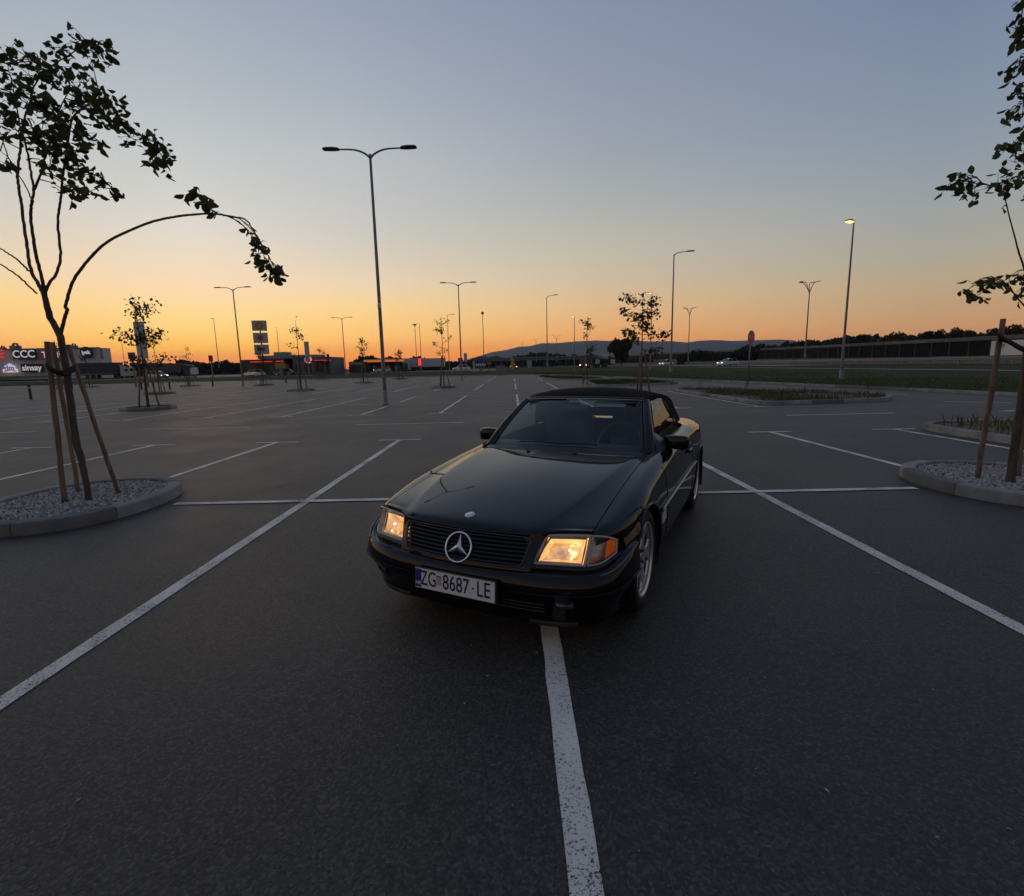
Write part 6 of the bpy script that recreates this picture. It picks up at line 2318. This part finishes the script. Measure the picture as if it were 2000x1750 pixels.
# bollards on the left
for i, (px, py, Y) in enumerate(((60, 775, 33.5), (277, 760, 50), (332, 760, 48), (368, 755, 57), (416, 755, 55), (559, 747, 63))):
    b = at(px, py, Y)
    lb = ['black bollard nearest the left edge', 'black bollard left of the white totem', 'black bollard right of the white totem', 'black bollard at the foot of the reddish tree', 'black bollard right of the reddish tree', 'black bollard right of the bushy tree'][i]
    t = empty('bollard', (b.x, Y, 0), 0, lb, 'bollard', 'black bollards along the lot')
    MB().lathe([(.075, -.05), (.075, .95), (.06, 1.0), (0, 1.02)], 'Z', 12).build('post', M_black, t, True)
    MB().lathe([(.077, .72), (.077, .84)], 'Z', 12).build('reflective_band', pmat('band_grey', (.25, .25, .25), .4), t, True)

# ------------------------------------------------------------------ overpass, woods, hills
Yo = 260.0
b0, b1 = at(925, 705, Yo), at(1160, 703, Yo)
ov = empty('overpass', ((b0.x + b1.x) / 2, Yo, .4), 0, 'low concrete road bridge in front of the dark woods', 'bridge')
OW = b1.x - b0.x
zo = at(1000, 703, Yo).z - .4
MB().box((0, 0, zo), (OW, 9, .9)).build('deck', M_far_concrete, ov)
for k in range(12):
    MB().box((-OW / 2 + OW * (k + .5) / 12, -4.6, zo + .95), (OW / 12 - .2, .08, .5)).build('parapet_rail', M_galv, ov)
for f in (-.45, -.27, -.09, .09, .27, .45):
    MB().tube([(OW * f, 0, 0), (OW * f, 0, zo)], .55, 8).build('pier', M_far_concrete, ov, True)


def clump(m, c, rx, rz_, n, size, rnd):
    for k in range(n):
        u = Vector((rnd.gauss(0, 1), rnd.gauss(0, 1), rnd.gauss(0, 1))).normalized() * (rnd.random() ** .35)
        p = Vector((c[0] + u.x * rx, c[1] + u.y * rx, c[2] + u.z * rz_))
        q = Euler((rnd.random() * 6, rnd.random() * 6, rnd.random() * 6)).to_matrix()
        s = size * rnd.uniform(.6, 1.4)
        m.add([p + q @ Vector(v) * s for v in ((-.5, -.3, 0), (.5, -.35, .1), (.6, .3, -.1), (-.4, .4, .05))], [(0, 1, 2, 3)])


def wood(name, label_, line, Y0, seed, step, mat_=M_leaf_wood, base=None):
    """a belt of trees reading as one mass; line = top outline as (px, py)"""
    rnd = random.Random(seed)
    m = MB()
    px = line[0][0]
    xs, ys = [p[0] for p in line], [p[1] for p in line]
    while px < line[-1][0]:
        Y = Y0 + rnd.uniform(-.06, .10) * Y0
        tp = at(px, np.interp(px, xs, ys) + rnd.uniform(-1.5, 2.5), Y)
        h = max(1.5, tp.z - .3)
        w = max(1.6, h * rnd.uniform(.35, .6))
        clump(m, (tp.x, Y, .3 + h * .62), w, h * .42, 90, w * .42, rnd)
        clump(m, (tp.x, Y, .3 + h * .25), w * .9, h * .3, 45, w * .45, rnd)
        px += step * rnd.uniform(.6, 1.3)
    o = m.build(name, mat_)
    o['kind'] = 'stuff'
    return o


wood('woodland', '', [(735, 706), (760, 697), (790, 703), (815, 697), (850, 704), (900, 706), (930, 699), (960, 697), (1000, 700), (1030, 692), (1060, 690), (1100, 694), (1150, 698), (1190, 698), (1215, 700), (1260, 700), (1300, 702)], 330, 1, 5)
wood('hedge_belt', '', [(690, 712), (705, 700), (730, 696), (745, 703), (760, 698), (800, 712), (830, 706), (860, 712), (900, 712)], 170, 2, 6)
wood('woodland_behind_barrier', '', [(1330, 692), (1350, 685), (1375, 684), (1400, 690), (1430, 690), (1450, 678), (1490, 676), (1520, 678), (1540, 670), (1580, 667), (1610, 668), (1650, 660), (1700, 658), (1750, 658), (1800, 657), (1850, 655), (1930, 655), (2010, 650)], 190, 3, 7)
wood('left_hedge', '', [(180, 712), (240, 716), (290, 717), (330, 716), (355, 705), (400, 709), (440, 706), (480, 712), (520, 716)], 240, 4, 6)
M_leaf_brown = leaf_material('brownish_leaf', (0.06, 0.045, 0.022), (0.11, 0.08, 0.04))


def round_tree(label, px, pyt, pyb, Y, rpx, seed, mat_=M_leaf_wood, n=420, zb=.4):
    rnd = random.Random(seed)
    k = Y / 987.0 * 1.03
    tp = at(px, pyt, Y)
    t = empty('broadleaf_tree', (tp.x, Y, zb), 0, label, 'tree', 'single trees along the skyline')
    h = tp.z - zb
    r = rpx * k
    cz = h - r * .95 if h > r * 1.9 else h * .52
    MB().tube([(0, 0, -.3), (0, 0, h * .35), (.1, 0, h * .6)], [.25, .18, .1], 7).build('trunk', M_trunkfar, t, True)
    m = MB()
    for q in range(9):
        a = rnd.random() * 6.28
        rr = r * rnd.uniform(.15, .6)
        clump(m, (math.cos(a) * rr, math.sin(a) * rr, cz + rnd.uniform(-.45, .5) * min(h - cz, r)), r * rnd.uniform(.35, .6), min(h - cz, r) * rnd.uniform(.35, .55), n // 9, r * .16, rnd)
    m.build('crown', mat_, t)
    return t


round_tree('big round dark tree on the skyline behind the staked trees', 1214, 660, 700, 190, 25, 1, n=2600)
for i, (px, pyt, r, Y, mt) in enumerate(((1682, 650, 10, 130, M_leaf_wood), (1750, 645, 16, 125, M_leaf_brown), (1815, 642, 12, 120, M_leaf_wood), (1835, 642, 13, 125, M_leaf_wood), (1868, 637, 15, 118, M_leaf_brown), (1897, 640, 13, 122, M_leaf_brown), (1945, 638, 14, 120, M_leaf_brown), (1985, 630, 18, 118, M_leaf_brown))):
    round_tree(['bushy dark tree above the barrier right of the lit lamp', 'bare brownish tree above the barrier, left of the green pair', 'left one of two green trees above the barrier', 'right one of two green trees above the barrier', 'rounded brownish tree above the barrier, left of the gap', 'rounded brownish tree at the edge of the gap above the barrier', 'brownish tree above the hoarding, left of the stake top', 'large brownish tree above the hoarding at the right edge'][i], px, pyt, 690, Y, r, 50 + i, mt, 900)

# hills: a real ridge some kilometres away
def ridge(name, line, Y, mat_, depth=900):
    xs, ys = [p[0] for p in line], [p[1] for p in line]
    rows_ = []
    rnd = random.Random(9)
    for px in np.linspace(xs[0], xs[-1], 140):
        tp = at(px, np.interp(px, xs, ys) + rnd.uniform(-.25, .25), Y)
        h = max(tp.z, 2)
        rows_.append([(tp.x * .96, Y - depth, -1), (tp.x * .975, Y - depth * .55, h * .45), (tp.x * .99, Y - depth * .2, h * .85), (tp.x, Y, h), (tp.x * 1.05, Y + depth, -1)])
    o = MB().grid(rows_).build(name, mat_, None, True)
    o['kind'] = 'structure'
    return o


M_hill = varied('wooded_hill', (0.035, 0.045, 0.025), (0.06, 0.065, 0.035), .01, .95)
ridge('hills', [(860, 711), (900, 706), (960, 688), (990, 683), (1015, 677), (1035, 676), (1060, 670), (1090, 670), (1120, 667), (1160, 665), (1190, 666), (1225, 664), (1250, 666), (1275, 667), (1310, 666), (1340, 669), (1370, 665), (1400, 664), (1430, 666), (1460, 665), (1490, 664), (1520, 663), (1545, 664), (1570, 670), (1610, 680), (1660, 690), (1720, 697)], 4200, M_hill)
ridge('far_hill', [(200, 724), (270, 712), (300, 709), (330, 709), (370, 712), (430, 722), (520, 726)], 5200, M_hill)

# ------------------------------------------------------------------ evening haze
M_air = bpy.data.materials.new('haze_air')
M_air.use_nodes = True
ht = M_air.node_tree
ht.nodes.clear()
pv = nd(ht, 'ShaderNodeVolumePrincipled')
pv.inputs['Color'].default_value = (0.62, 0.76, 1.0, 1)
pv.inputs['Density'].default_value = HAZE_DENSITY
pv.inputs['Anisotropy'].default_value = 0.35
ho = nd(ht, 'ShaderNodeOutputMaterial')
ht.links.new(pv.outputs[0], ho.inputs['Volume'])
hz = MB().box((0, 3150, 119), (13600, 7700, 242)).build('haze', M_air)
hz['kind'] = 'stuff'
